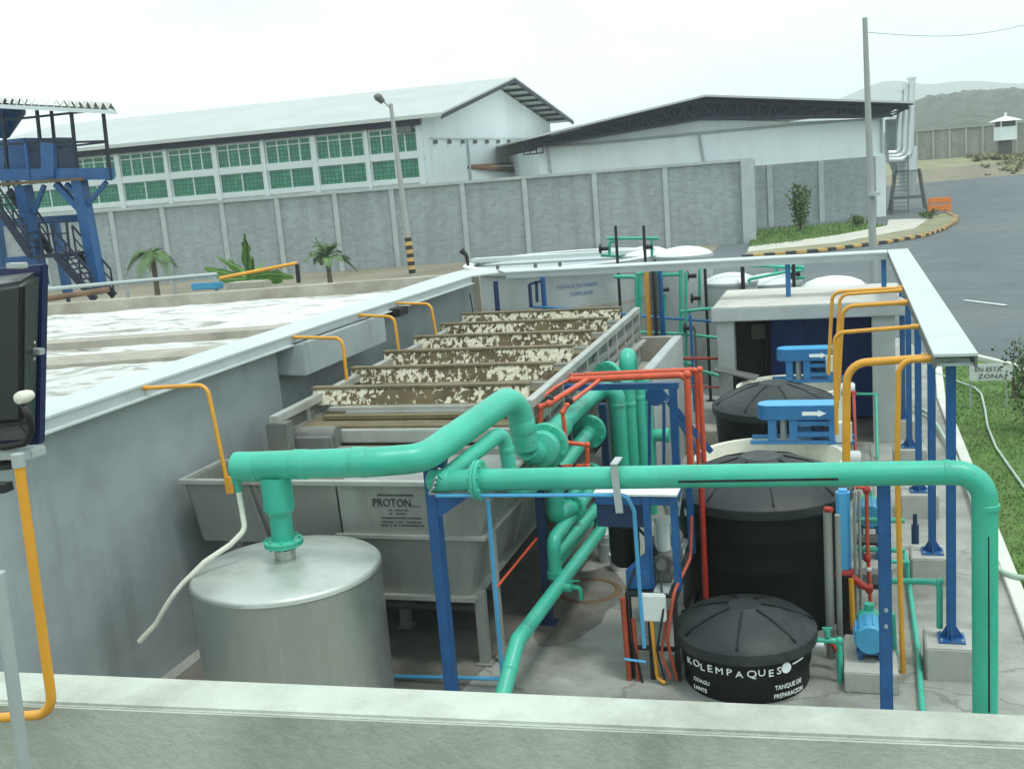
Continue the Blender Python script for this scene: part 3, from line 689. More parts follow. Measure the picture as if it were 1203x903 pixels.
m = MB(); m.hexa(sq(1.25,6.65),sq(.2,7.1)); m.cyl(c+up_*7.05,c+up_*7.5,.14); m.build('roof','white_band',gt)
m = MB()
for q in sq(.8,0): m.bar((q[0],q[1],6.1),(q[0],q[1],6.68),.12,.12)
m.build('post','white_band',gt)
# ------------------------------------------------------------------ foreground parapet
pts = {}
pp = T('parapet_wall', 'low pale concrete parapet crossing the very front of the view', 'wall', (-0.7,1.85,3.2))
bl = P(0,787,z=4.35); br = P(1203,838,z=4.35); fl = P(50,825,z=4.35); fr = P(1203,873,z=4.35)
bd = (br-bl).normalized(); fd = (fr-fl).normalized()
q = [bl-bd*2.2, br+bd*2.5, fr+fd*2.5, fl-fd*2.0]
m = MB(); m.hexa([(p.x,p.y,3.0) for p in reversed(q)], [(p.x,p.y,4.35) for p in reversed(q)]); m.build('coping','concrete_white',pp,bevel=.006,seg=2)
o_ = Vector((0,-.004,0)); a_ = q[3]; b_ = q[2]
m = MB(); m.slab([(a_.x,a_.y-.001,3.0),(b_.x,b_.y-.001,3.0),(b_.x,b_.y-.001,4.343),(a_.x,a_.y-.001,4.343)],(0,-.006,0)); m.build('front_face','parapet_face',pp)
sl = MB(); sl.prism([(-4.5,-2.5),(3.5,-2.5),(3.5,2.0),(-4.5,1.8)], 2.85, 3.0); struct(sl.build('roof_deck','roof_deck'))
sl = MB(); sl.prism([(-4.3,-2.3),(3.3,-2.3),(3.3,1.98),(-4.3,1.78)], -.1, 2.85); tag(sl.build('support_building','concrete_wall'), 'concrete building below the parapet that carries the viewing deck', 'building')

# ------------------------------------------------------------------ aeration basin on the left
bs = T('aeration_basin', 'large open concrete basin filled with white foam left of the flotation unit', 'basin', (-12,14,0))
XW = -7.68; ZT = 3.28
m = MB(); m.box(XW-.32,XW,3.0,13.4,-.1,ZT); m.box(XW-.32,XW-.14,13.4,22.6,-.1,ZT); m.build('side_wall','concrete_wall',bs,bevel=.012)
m = MB(); m.hexa([(XW-.14,13.45,2.86),(XW+.34,13.55,2.82),(XW+.34,16.45,2.82),(XW-.14,16.5,2.86)],[(XW-.14,13.45,ZT),(XW+.34,13.55,ZT),(XW+.34,16.45,ZT),(XW-.14,16.5,ZT)]); m.build('outlet_box','concrete_wall',bs,bevel=.012)
far = [(-7.7,22.55),(-13.5,21.25),(-18.5,20.1),(-30,17.6)]
m = MB()
for a, b in zip(far, far[1:]): m.bar((a[0],a[1],1.6),(b[0],b[1],1.6),.3,3.45)
m.build('end_wall','concrete_old',bs)
m = MB(); m.box(-30,-29.7,2,18,-.1,3.3); m.box(-30,XW-.3,2.7,3.0,-.1,3.3); m.build('side_wall','concrete_old',bs)
# dividing channel walls
b0 = P(50,400,z=3.2); b1 = P(330,381,z=3.2); f0 = P(50,425,z=3.2); f1 = P(330,405.5,z=3.2)
db = (b1-b0).normalized(); df = (f1-f0).normalized()
def hor(p, d, x): t = (x-p.x)/d.x; return p+d*t
for (a, d, w, nm) in ((b0,db,.5,'baffle_wall'),(f0,df,.95,'baffle_wall')):
    p0 = hor(a,d,-29.8); p1 = hor(a,d,XW-.35); z1 = 3.20 if w < .8 else 3.14
    s = Vector((0,-w if w<.8 else w,0)); m = MB(); m.hexa([(p0.x,p0.y,0),(p1.x,p1.y,0),(p1.x+s.x,p1.y+s.y,0),(p0.x,p0.y+s.y,0)],[(p0.x,p0.y,z1),(p1.x,p1.y,z1),(p1.x,p1.y+s.y,z1),(p0.x,p0.y+s.y,z1)]); m.build(nm,'concrete_old',bs)
m = MB(); vs = []; nx, ny = 220, 180
rg = random.Random(2)
for j in range(ny+1):
    for i in range(nx+1):
        x = -29.7+(XW-.3+29.7)*i/nx; y = 3.0+(22.4-3.0)*j/ny
        vs.append((x,y,3.08+.022*mnoise.noise(Vector((x*1.1,y*1.1,0)))+.02*mnoise.noise(Vector((x*3.3,y*3.3,5)))))
m.v = [Vector(v) for v in vs]; m.f = [[j*(nx+1)+i,j*(nx+1)+i+1,(j+1)*(nx+1)+i+1,(j+1)*(nx+1)+i] for j in range(ny) for i in range(nx)]; m.mi = [0]*len(m.f)
fo = m.build('foam_water','foam',loc=(0,0,0)); struct(fo)

# ------------------------------------------------------------------ cable trays (U-shaped run on posts)
ZC = 3.42
def tray(name, label, poly, base):
    t = T(name, label, 'cable tray', base)
    m = MB(); m.hexa([(x,y,ZC-.03) for x,y in poly],[(x,y,ZC) for x,y in poly]); m.build('cover','tray_cover',t,bevel=.004)
    n = len(poly); cx = sum(p[0] for p in poly)/n; cy = sum(p[1] for p in poly)/n
    return t
tl = tray('cable_tray', 'long pale cable tray lying along the top of the foam basin wall', [(-8.15,3.1),(-7.58,3.1),(-7.50,15.0),(-7.30,20.9),(-6.85,21.35),(-7.1,21.9),(-8.0,22.45),(-8.1,21.5)], (-7.6,13,ZC-.14))
m = MB(); m.bar((-7.605,3.1,ZC-.085),(-7.525,15.0,ZC-.085),.03,.11); m.bar((-7.525,15.0,ZC-.085),(-7.325,20.9,ZC-.085),.03,.11); m.bar((-8.12,3.1,ZC-.085),(-8.02,22.3,ZC-.085),.03,.11); m.build('side_rail','tray_side',tl)
m = MB(); m.bar((-7.58,3.1,ZC-.15),(-7.50,15.0,ZC-.15),.10,.02); m.bar((-7.5,15.0,ZC-.15),(-7.3,20.9,ZC-.15),.10,.02); m.build('lip','tray_cover',tl)
tb = tray('cable_tray', 'straight pale cable tray crossing behind the flotation unit at the back', [(-6.75,21.35),(0.74,21.35),(0.74,21.85),(-7.05,21.93)], (-3,21.6,ZC-.14))
m = MB(); m.bar((-6.72,21.38,ZC-.085),(.74,21.38,ZC-.085),.03,.11); m.build('side_rail','tray_side',tb)
tr = tray('cable_tray', 'wide pale cable tray on the row of blue posts at the right', [(.77,10.75),(1.16,10.75),(1.12,21.85),(.75,21.85)], (.96,16,ZC-.14))
m = MB(); m.bar((.785,10.77,ZC-.085),(.765,21.8,ZC-.085),.025,.11); m.bar((1.145,10.77,ZC-.085),(1.105,21.8,ZC-.085),.025,.11); m.build('side_rail','dull_steel',tr)
m = MB()
for k in range(24): m.bar((.78,10.85+k*.46,ZC-.12),(1.13,10.85+k*.46,ZC-.12),.03,.03)
m.build('rung','tray_side',tr)
# plinths and blue posts
POST = [(1118,750,.35),(1097,648,.35),(1080,575,.35),(1068,526,.35)]
ys = [11.21,13.77,16.35,18.85,20.9]
names = ['nearest','second nearest','middle','fourth','farthest']
pls = ['large pale concrete plinth under the nearest blue tray post','concrete plinth under the second nearest blue tray post','concrete plinth under the middle one of the five blue tray posts','concrete plinth under the fourth blue tray post, beside the hut column','concrete plinth under the farthest blue tray post behind the hut column']
sp = None
for i, y in enumerate(ys):
    m = MB(); m.box(.70,1.22,y-.26,y+.28,-.05,.35)
    tag(m.build('concrete_plinth','concrete_plinth',bevel=.015), pls[i], 'plinth', 'plinths under the blue posts')
    lab = 'blue square post %s the camera carrying the right-hand cable tray' % ('nearest to',) if i == 0 else 'blue square tray post, %s of the row of five from the front' % (['','second','third','fourth','last'][i])
    if sp is None:
        sp = T('tray_post', lab, 'post', (.96,y,.35), 'blue posts under the right cable tray')
        m = MB(); m.box(.915,1.005,y-.045,y+.045,.36,ZC-.16); m.build('column','blue_paint',sp,bevel=.006)
        m = MB(); m.box(.83,1.09,y-.13,y+.13,.352,.368); m.build('base_plate','blue_paint',sp)
        m = MB()
        for dx, dy in ((1,0),(-1,0),(0,1),(0,-1)):
            p0 = Vector((.96+dx*.045,y+dy*.045,.368)); p1 = p0+Vector((dx*.075,dy*.075,0)); p2 = p0+Vector((0,0,.13)); n_ = Vector((dy,dx,0))*.004
            m.slab([p0-n_,p1-n_,p2-n_], n_*2)
        m.build('gusset','blue_paint',sp)
        m = MB()
        for dx in (-1,1):
            for dy in (-1,1): m.cyl((.96+dx*.1,y+dy*.1,.366),(.96+dx*.1,y+dy*.1,.39),.012,n=6)
        m.build('anchor_bolt','galvanised',sp)
        m = MB(); m.bar((.75,y,ZC-.15),(1.17,y,ZC-.15),.06,.05); m.build('cross_arm','tray_side',sp)
    else:
        c = clone(sp, (.96,y,.35), lab)
for (px, py0, py1, yy, lab) in ((1038,300,345,21.6,'short blue post stub on the hut roof under the far tray corner'),(925,303,337,21.6,'short blue post stub on the middle of the hut roof edge')):
    a = P(px,py0,y=yy); b = P(px,py1,y=yy); m = MB(); m.bar((a.x,yy,2.62),(a.x,yy,ZC-.14),.09,.09); tag(m.build('post_stub','blue_bright'), lab, 'post', 'short post stubs on the hut roof')

# yellow conduits dropping from the trays -------------------------------------
GY = 'yellow conduits bent down from the left tray'
def conduit(pts, r, lab, grp, nm='conduit', mat='yellow_conduit', bend=None):
    t = T(nm, lab, 'conduit', tuple(pts[-1]), grp)
    m = MB(); m.tube(pts, r, bend or r*5, 12, 7); m.build('pipe', mat, t)
    m = MB(); d = (Vector(pts[1])-Vector(pts[0])).normalized(); m.cyl(Vector(pts[0]), Vector(pts[0])+d*.10, r*1.22, n=12); m.build('coupling', mat, t)
    return t
def ypts(yy, px):
    if yy is None: yy = P(*px[0], z=ZC-.05).y
    return [P(*p, y=yy) for p in px]
c = conduit(ypts(None,[(163,456),(243,452),(268,572)]), .024, 'yellow conduit nearest the camera on the basin wall, ending beside the steel chute', GY)
m = MB(); q = P(268,562,y=P(163,456,z=ZC-.05).y); m.bar(q+Vector((0,0,.02)),q+Vector((0,0,-.17)),.07,.05); m.build('conduit_body','yellow_conduit',c)
conduit(ypts(None,[(341,396),(402,397),(408,450)]), .024, 'yellow conduit dropping past the pale concrete outlet box', GY)
conduit(ypts(None,[(418,370),(463,372),(469,416)]), .024, 'yellow conduit at the far end of the concrete outlet box', GY)
conduit(ypts(None,[(456,356),(506,357),(513,396)]), .024, 'farthest yellow conduit on the basin wall, above the last sludge boards', GY)
GR = 'yellow conduits running left from the right tray'
conduit(ypts(None,[(1062,338),(978,343),(973,440)]), .026, 'highest and farthest left of the thin yellow conduits over the hut roof edge', GR)
conduit(ypts(None,[(1060,341),(987,346),(982,430)]), .024, 'thin yellow conduit just right of the highest one at the hut roof edge', GR)
conduit(ypts(None,[(1066,355),(990,360),(984,470)]), .03, 'thicker yellow conduit crossing just below the hut roof slab', GR)
conduit(ypts(None,[(1081,383),(980,391),(983,510)]), .024, 'yellow conduit crossing the middle of the blue hut door', GR)
conduit(ypts(11.5,[(1096,420),(995,427),(994,542)]), .042, 'thickest yellow conduit crossing the bottom of the hut door', GR)
conduit(ypts(11.1,[(1097,421),(1056,424),(1054,545),(1058,700),(1063,845)]), .028, 'long yellow conduit running down to the floor beside the front plinth', GR)
for (px,py,yy,lab) in ((978,427,17.6,'small white junction box at the foot of the farthest yellow conduits'),(991,507,13.5,'white junction box on the thick yellow conduit above the big black tank')):
    q = P(px,py,y=yy); m = MB(); m.box(q.x-.10,q.x+.10,yy-.05,yy+.05,q.z-.13,q.z+.13); tag(m.build('junction_box','white_plastic',bevel=.015), lab, 'junction box')
# ------------------------------------------------------------------ stainless flotation unit
df_ = T('flotation_unit', 'large stainless flotation unit with sludge boards across its open top', 'flotation unit', (-5.2,15,0))
YF, XR, XL = 10.55, -3.62, -5.50          # front face, right side, left side of front hopper
XLB = -7.15                                # left side of the long body
ZR = 2.17
# body: upper box and tapered lower hopper
m = MB()
ring = lambda x0,x1,y0,y1,z: [(x0,y0,z),(x1,y0,z),(x1,y1,z),(x0,y1,z)]
m.hexa(ring(XL,XR-.42,YF,19.6,1.56), ring(XL,XR,YF,19.6,ZR)) if False else None
m.hexa(ring(XL+.02,-3.84,YF,19.6,1.55), ring(XL,-3.63,YF,19.6,ZR-.01)); m.build('upper_body','stainless',df_,bevel=.01)
m = MB(); m.hexa(ring(-5.42,-4.06,YF+.08,18.8,.82), ring(-5.46,-3.86,YF+.02,19.4,1.55)); m.build('hopper','stainless',df_,bevel=.01)
m = MB(); m.hexa(ring(XLB,XL-.03,11.2,19.6,.9), ring(XLB,XL-.03,11.2,19.6,ZR-.01)); m.build('rear_body','stainless',df_,bevel=.01)
m = MB(); m.bar((XL-.06,YF-.02,1.56),(-3.79,YF-.02,1.56),.05,.04); m.bar((-3.80,YF-.048,1.563),(-3.80,19.5,1.563),.053,.041); m.build('stiffener','steel_rail',df_)
m = MB(); m.bar((-5.46,YF+.04,.83),(-4.0,YF+.04,.83),.08,.05); m.bar((-4.02,YF-.003,.8335),(-4.02,18.9,.8335),.083,.051); m.build('bottom_flange','steel_rail',df_)
m = MB()
for y in (12.3,14.1,15.9,17.7,19.3): m.bar((-3.64,y,ZR-.03),(-3.84,y,1.58),.05,.06,up=(0,1,0)); m.bar((-3.86,y,1.53),(-4.06,y,.85),.05,.06,up=(0,1,0))
m.build('side_rib','steel_rail',df_)
# rim round the front
m = MB()
m.bar((-7.50,YF-.03,ZR+.01),(XR+.02,YF-.03,ZR+.01),.09,.05); m.bar((XR+.022,YF-.078,ZR+.013),(XR+.022,19.6,ZR+.013),.093,.051); m.build('rim','steel_rail',df_,bevel=.006)
# left chute
ch = MB(); t_ = .015
ch.slab([(-7.46,YF,ZR),(-5.52,YF,ZR),(-5.55,YF+.12,1.42),(-7.40,YF+.12,1.42)],(0,t_,0))
ch.slab([(-7.46,YF,ZR),(-7.44,YF+.78,ZR),(-7.38,YF+.70,1.42),(-7.40,YF+.12,1.42)],(t_,0,0))
ch.slab([(-7.44,YF+.78,ZR),(-5.52,YF+.78,ZR),(-5.55,YF+.70,1.42),(-7.38,YF+.70,1.42)],(0,-t_,0))
ch.slab([(-7.38,YF+.12,1.42),(-5.5,YF+.12,1.42),(-5.5,YF+.70,1.42),(-7.38,YF+.70,1.42)],(0,0,-t_)); co = ch.build('sludge_chute','stainless',df_)
m = MB(); m.bar((-7.49,YF-.03,ZR+.011),(-7.46,YF+.8,ZR+.011),.07,.045); m.bar((-7.46,YF+.8,ZR+.011),(-5.5,YF+.8,ZR+.011),.07,.045); m.build('chute_rim','steel_rail',co)
m = MB(); m.bar((-6.62,YF-.005,ZR-.03),(-6.5,YF+.09,1.44),.04,.05,up=(0,1,0)); m.bar((-6.52,YF-.005,ZR-.03),(-6.4,YF+.09,1.44),.02,.04,up=(0,1,0)); m.build('chute_rib','stainless',co)
m = MB(); m.box(-6.95,-6.0,YF+.25,YF+.6,.0,1.40); m.build('chute_support','dull_steel',df_)
# sludge bed and front apron
m = MB(); m.box(XLB+.08,XR-.06,YF+.06,12.1,2.0,ZR-.06); m.build('sludge_apron','sludge',df_)
m = MB(); m.box(-6.75,-3.78,12.1,19.9,2.1,2.44); m.build('sludge_bed','sludge',df_)
m = MB(); m.bar((-6.45,12.05,2.33),(-3.72,12.05,2.33),.12,.16); m.build('weir_beam','steel_rail',df_,bevel=.01)
m = MB(); m.bar((-6.5,11.86,2.16),(-3.75,11.86,2.16),.16,.14); m.build('weir_beam','stainless',df_,bevel=.01)
m = MB(); m.bar((-6.3,12.6,2.46),(-3.78,12.6,2.46),.10,.12); m.build('weir_beam','steel_rail',df_,bevel=.01)
# chain rails
for (xa, xb, ya, yb, ml) in ((-6.72,-6.98,11.45,20.2,'left'),(-3.66,-3.80,12.15,20.2,'right')):
    m = MB(); m.bar((xa,ya,2.68),(xb,yb,2.68),.11,.10); m.build('chain_rail','steel_rail',df_,bevel=.006)
    m = MB(); m.bar((xa,ya,2.42),(xb,yb,2.42),.06,.10); m.bar((xa,ya+.01,2.24),(xb,yb,2.24),.07,.08); m.build('chain_rail','stainless',df_)
    m = MB(); d = (Vector((xb,yb,0))-Vector((xa,ya,0))).normalized(); n = 11
    for k in range(n):
        q = Vector((xa,ya,0))+d*((yb-ya)*k/(n-1)*.995+.03); m.bar((q.x,q.y,2.16),(q.x,q.y,2.64),.07,.09,up=d)
    m.build('rail_upright','stainless' if ml=='left' else 'steel_rail',df_)
    m = MB(); m.slab([(xa-.02,ya+.1,2.2),(xb-.02,yb,2.2),(xb-.02,yb,2.6),(xa-.02,ya+.1,2.6)],(-.01,0,0)); m.build('chain_guard','dull_steel',df_)
    m = MB()
    for k in range(6):
        q = Vector((xa,ya,0))+d*(1.0+1.45*k); m.lathe((q.x-.03,q.y,2.44),[(.10,0),(.13,.01),(.13,.05),(.05,.06)],(1,0,0),16)
    m.build('sprocket','dull_steel',df_)
m = MB(); m.box(-6.82,-6.55,11.42,11.62,2.17,2.64); m.box(-6.6,-6.1,11.65,11.8,2.2,2.4); m.cyl((-6.65,11.9,2.35),(-6.1,11.9,2.35),.14,n=16); m.build('drive_end','dull_steel',df_,bevel=.01)
# the sludge boards (flights), each a plank tilted back
for (y, zz) in ((12.75,2.78),(14.05,2.80),(15.35,2.81),(16.7,2.82),(18.1,2.82),(19.4,2.82)):
    x0 = -6.83-.03*(y-12); x1 = -3.83-.02*(y-12); rg = random.Random(int(y*10))
    m = MB(); N = 26; top = []; bot = []
    for k in range(N+1):
        x = x0+(x1-x0)*k/N; j = rg.uniform(-.012,.012); top.append((x,y+.05,zz+.0+j*.4)); bot.append((x,y-.03,zz-.20+rg.uniform(-.008,.008)))
    vs = top+bot+[(p[0],p[1]+.06,p[2]-.01) for p in top]+[(p[0],p[1]+.06,p[2]) for p in bot]; n1 = N+1
    fs = []
    for k in range(N):
        fs += [(k,k+1,n1+k+1,n1+k),(2*n1+k,3*n1+k,3*n1+k+1,2*n1+k+1),(k,2*n1+k,2*n1+k+1,k+1),(n1+k,n1+k+1,3*n1+k+1,3*n1+k)]
    fs += [(0,n1,3*n1,2*n1),(N,2*n1+N,3*n1+N,n1+N)]
    m.add(vs,fs); b = m.build('sludge_board','flaked_board',df_)
    m = MB(); m.bar((x0+.30,y-.10,zz-.235),(x1-.02,y-.10,zz-.235),.11,.045); m.build('board_rail','steel_rail',b)
    m = MB(); m.bar((x0-.02,y+.10,zz+.012),(x1+.02,y+.10,zz+.012),.13,.03); m.build('board_cap','sludge',b)
    m = MB(); m.bar((x0+.30,y-.30,zz-.30),(x1-.02,y-.30,zz-.30),.10,.05); m.build('board_ledge','sludge',b)
# legs, cross pipes below
for (x, y) in ((-3.98,10.75),(-3.98,14.9),(-3.98,18.6),(-5.3,11.6),(-6.9,14.0),(-6.9,19)):
    m = MB(); m.bar((x,y,0),(x,y,.86 if x > -5 else .9),.11,.11); m.bar((x,y,.01),(x,y,.02),.2,.2,up=(0,1,0)); m.build('leg','stainless',df_)
m = MB(); m.bar((-3.80,YF+.25,0.0),(-3.80,YF+.25,1.54),.07,.07); m.build('leg','steel_rail',df_)
m = MB()
for z in (.32,.52): m.cyl((-7.0,11.2+z,z),(-4.2,11.2+z,z),.05,n=12)
m.build('cross_pipe','dull_steel',df_)
# maker's lettering on the front panel
lx = -5.08; fy = YF-.012
text('PROTON','maker_lettering','dark_mark',df_,(lx,fy,1.90),(1,0,0),(0,0,1),.135,.002,sx=.84)
m = MB(); m.box(lx+.49,lx+.58,fy-.002,fy,1.905,1.912); m.build('lettering_rule','dark_mark',df_)
rg = random.Random(31)      # the small print is too fine to read: rows of letter-sized strokes
for z_, x_, w_, h_ in ((2.025,.06,.44,.022),(1.855,.19,.23,.016),(1.815,.19,.22,.016),(1.765,.10,.46,.018),(1.72,.10,.47,.016),(1.68,.05,.55,.018)):
    m = MB(); x = lx+x_
    while x < lx+x_+w_:
        w = rg.uniform(.008,.016)
        if rg.random() > .14: m.box(x,x+w,fy-.002,fy,z_,z_+h_*rg.uniform(.8,1)); m.box(x,x+w*1.5,fy-.0025,fy-.001,z_,z_+h_*.25)
        x += w*1.7
    m.build('small_lettering','dark_mark',df_)

# concrete chamber beside the unit ---------------------------------------------
cb = T('concrete_chamber', 'open-topped concrete chamber beside the far end of the flotation unit', 'chamber', (-3.35,18.4,0))
m = MB(); m.box(-3.12,-2.95,16.6,20.0,0,2.2); m.build('side_wall','concrete_hut',cb,bevel=.012)
m = MB(); m.box(-3.72,-3.125,19.83,20.0,0,2.2); m.build('end_wall','concrete_old',cb,bevel=.012)
m = MB(); m.box(-3.72,-3.125,16.6,16.75,0,1.95); m.build('front_wall','concrete_hut',cb,bevel=.012)
m = MB(); m.box(-3.7,-3.13,16.76,19.82,1.2,1.75); m.build('sludge_fill','concrete_old',cb)

# ------------------------------------------------------------------ front stainless tank
st = T('steel_tank', 'stainless vertical tank with a shallow domed lid in front of the flotation unit', 'tank', (-5.5,9.28,0))
m = MB(); m.lathe((-5.5,9.28,0),[(.955,0),(.955,1.60),(.967,1.62),(.955,1.65)],n=64); m.build('shell','stainless_tank',st,angle=30)
m = MB(); m.lathe((-5.5,9.28,1.63),[(.957,0),(.96,.02),(.93,.045),(.7,.085),(.45,.11),(.2,.125),(.0,.127)],n=64); m.build('lid','stainless_lid',st,angle=60)
m = MB(); m.cyl((-5.5,9.28,1.7),(-5.5,9.28,1.86),.105,n=24); m.build('nozzle','stainless_tank',st)
m = MB(); m.bar((-5.5+.957*math.cos(-1.2),9.28+.957*math.sin(-1.2),0),(-5.5+.957*math.cos(-1.2),9.28+.957*math.sin(-1.2),1.6),.008,.004); m.build('weld_seam','stainless_lid',st)

# ------------------------------------------------------------------ green pipework
GP = 'green_pipe'
def pipe_thing(label, base, cat='pipe', name='process_pipe', grp=None): return T(name, label, cat, base, grp)
g = pipe_thing('thickest green pipe, feeding the stainless tank and running along the sludge boards', (-5.5,9.28,1.8))
y1 = 11.40; E0 = P(606,462,y=y1); E1 = P(619,526,y=y1+.1)
m = MB(); path = [(-5.92,9.28,2.72),(-4.42,9.28,2.77),tuple(P(497,538,y=9.5)),tuple(E0),tuple(E1)]
m.sweep(fillet([path[0],path[1],path[2],path[3],path[4]],.34,8),.145,24); m.build('main_run',GP,g)
m = MB()
for p, d in (((-5.2,9.28,2.745),(1,0,0)),((-4.55,9.28,2.77),(1,0,0)),(P(527,517,y=P(497,538,y=9.5).lerp(E0,.27).y),E0-P(497,538,y=9.5)),(E0.lerp(E1,.6),E0-E1)): elbow_collar(m,p,d,.145,.16)
m.build('socket_joint',GP,g)
m = MB(); m.cyl((-5.5,9.28,2.62),(-5.5,9.28,2.28),.155,n=24); m.cyl((-5.5,9.28,2.28),(-5.5,9.28,2.22),.155,.115,n=24); m.cyl((-5.5,9.28,2.22),(-5.5,9.28,1.92),.112,n=24); m.build('tee_branch',GP,g)
flange((-5.5,9.28,1.93),(0,0,1),.20,.03).build('flange',GP,g)
m = MB(); m.lathe((-5.93,9.28,2.72),[(.0,-.01),(.12,-.008),(.15,.0),(.15,.25),(.146,.26)],(1,0,0),24); m.build('end_cap',GP,g)
# sample valve on the end of it and the limp white hose
v = T('sample_valve', 'small green sample valve with handwheel on the end of the thick green pipe', 'valve', (-6.05,9.26,2.35))
q0 = P(277,552,y=9.26); q1 = P(280,577,y=9.26); m = MB(); m.cyl(q0,q1,.035,n=14); m.cyl(q0.lerp(q1,.2),(-5.92,9.28,2.70),.03,n=12); m.lathe(q0.lerp(q1,.6),[(.05,0),(.055,.03),(.05,.06)],n=14); m.build('body','green_line',v)
m = MB(); m.bar(q0+Vector((-.06,-.03,.02)),q0+Vector((.06,-.03,-.01)),.025,.03); m.build('handle','green_line',v)
hp = [P(*p,y=yy) for p,yy in (((280,576),9.26),((284,598),9.24),((288,622),9.2),((270,640),9.1),((240,660),8.95),((215,685),8.85),((205,697),8.8),((195,712),8.8),((183,733),8.8),((164,753),8.8))]
m = MB(); m.sweep(fillet(hp,.12,4),.028,10); tag(m.build('white_hose','cream_plastic'), 'limp white plastic hose hanging from the small green valve past the steel tank', 'hose')

# second pipe along the boards and down
g = pipe_thing('medium green pipe running below the thick one, then straight down behind the long cross pipe', (-3.86,9.7,1.0))
m = MB(); m.sweep(fillet([P(514,566,y=9.62),P(591,506,y=10.75),P(603,577,y=10.75),P(625,572,y=11.3)],.13,6),.082,20); m.build('main_run',GP,g)
m = MB(); qa = P(514,566,y=9.62); qb = P(591,506,y=10.75); elbow_collar(m,qa.lerp(qb,.82),qb-qa,.082,.07); elbow_collar(m,P(595,528,y=10.75),(0,0,1),.082,.07); m.build('socket_joint',GP,g)
# long transverse pipe
YT = 9.7
g = pipe_thing('long straight green pipe crossing before the tanks and dropping at its right end', (1.12,YT,0))
m = MB(); m.sweep(fillet([(-3.98,YT,2.46),(-1.04,YT,2.53),(1.10,YT,2.575),(1.115,YT,0)],.24,8),.108,24); m.build('main_run',GP,g)
m = MB(); elbow_collar(m,(.80,YT,2.572),(1,0,.02),.108,.05); elbow_collar(m,(1.113,YT,2.27),(0,0,1),.108,.05); elbow_collar(m,(-3.86,YT,2.463),(1,0,.02),.108,.12); m.build('socket_joint',GP,g)
fl_ = flange((-3.50,YT,2.472),(1,0,.02),.20,.035); fl_.build('flange',GP,g)
m = MB(); m.lathe((-4.04,YT,2.458),[(.06,0),(.108,.03),(.112,.06)],(1,0,0),20); m.build('end_cap',GP,g)
m = MB()
a = P(797,565.5,y=YT-.105); b = P(985,562.5,y=YT-.105); m.bar(a,b,.008,.022); a2 = P(1160,630,y=YT-.104); b2 = P(1161,836,y=YT-.104); m.bar(a2,b2,.03,.006,up=(0,1,0)); m.build('black_stripe','black_rubber',g)
m = MB(); q = P(725,555,y=YT); q2 = P(728,602,y=YT-.12)
m.bar((q.x,YT-.125,q.z+.10),(q2.x,YT-.125,q2.z),.07,.012,up=(0,1,0)); m.bar((q.x,YT-.125,q.z+.115),(q.x,YT+.125,q.z+.115),.07,.012); m.build('hanger_strap','galvanised',g)
# black retort on bottom of strap
# pipe rack: blue post and bracket at the left end
bp = T('pipe_support', 'slim blue square post with triangular bracket carrying the left end of the long green pipe', 'post', (-4.05,9.85,0))
m = MB(); m.bar((-4.08,9.90,0),(-4.08,9.90,2.74),.125,.125); m.build('column','blue_paint',bp,bevel=.008)
m = MB(); m.bar((-4.13,9.9,2.69),(-3.9,9.9,2.62),.13,.16); m.build('head_plate','blue_paint',bp)
m = MB(); m.slab([(-4.02,9.84,2.32),(-3.55,9.84,2.33),(-4.02,9.84,2.02)],(0,.03,0)); m.build('bracket','blue_paint',bp)
m = MB(); m.box(-4.03,-3.5,9.66,9.96,2.325,2.345); m.build('bracket_plate','galvanised',bp)
m = MB()
for k in range(3): m.cyl((-4.0+.02*k,9.62,2.36+.05*k),(-3.92+.02*k,9.55,2.44+.05*k),.012,n=8)
m.build('bolt','galvanised',bp)
# thin light-blue air line
al = T('air_line', 'thin light blue line running along under the long green pipe and down', 'pipe', (-3.5,9.8,0))
m = MB(); YA = 9.62
m.tube([P(590,793,y=10.2),P(573,587,y=YA+.2)],.022); m.tube([P(464,794,y=10.2),P(590,797,y=10.2),P(590,780,y=10.2)],.022)
m.tube([P(512,582,y=YA),P(736,581,y=YA),P(745,600,y=YA+.1),P(752,700,y=10.0),P(757,760,y=10.1)],.020,.09); m.build('pipe','line_blue',al)

# manifold behind: run B with flanges
g = pipe_thing('green manifold pipe from the big bolted flange along the unit to the four upright pipes', (-3.3,13.2,1.0))
e0 = E1; fB = P(640,524,y=11.9)
b0 = P(648,508,y=12.3); b1 = P(699,461,y=15.3); b2 = P(724,456,y=15.3); b3 = P(724,600,y=15.3)
m = MB(); m.sweep(fillet([e0,(e0+fB)/2+Vector((-.02,-.06,-.06)),fB,b0+Vector((.05,.3,.02))],.2,6),.15,20); m.build('elbow',GP,g)
m = MB(); m.sweep(fillet([fB,b0,b1,b2,Vector((b2.x,b2.y,0.0))],.22,7),.125,20); m.build('main_run',GP,g)
dB = (b1-b0).normalized(); flange(fB+dB*.05,dB,.27,.05).build('flange',GP,g)
m = MB(); m.lathe(fB-dB*.25,[(.10,0),(.2,.03),(.215,.15),(.16,.3)],dB,20); m.build('reducer',GP,g)
m = MB(); elbow_collar(m,b2+Vector((0,0,-.25)),(0,0,1),.125,.06); elbow_collar(m,b1+Vector((.02,-.1,0)),dB,.125,.08); m.build('socket_joint',GP,g)
# run C below: pipe with flange at (693,505)
g = pipe_thing('second green manifold pipe with a wide flange just below the first', (-3.2,13.6,.8))
c0 = P(650,560,y=12.0); c1 = P(692,507,y=14.2); m = MB(); m.sweep([c0,c1,c1+(c1-c0)*.15],.10,18); m.build('main_run',GP,g)
d = (c1-c0).normalized(); flange(c1,d,.235,.05).build('flange',GP,g)
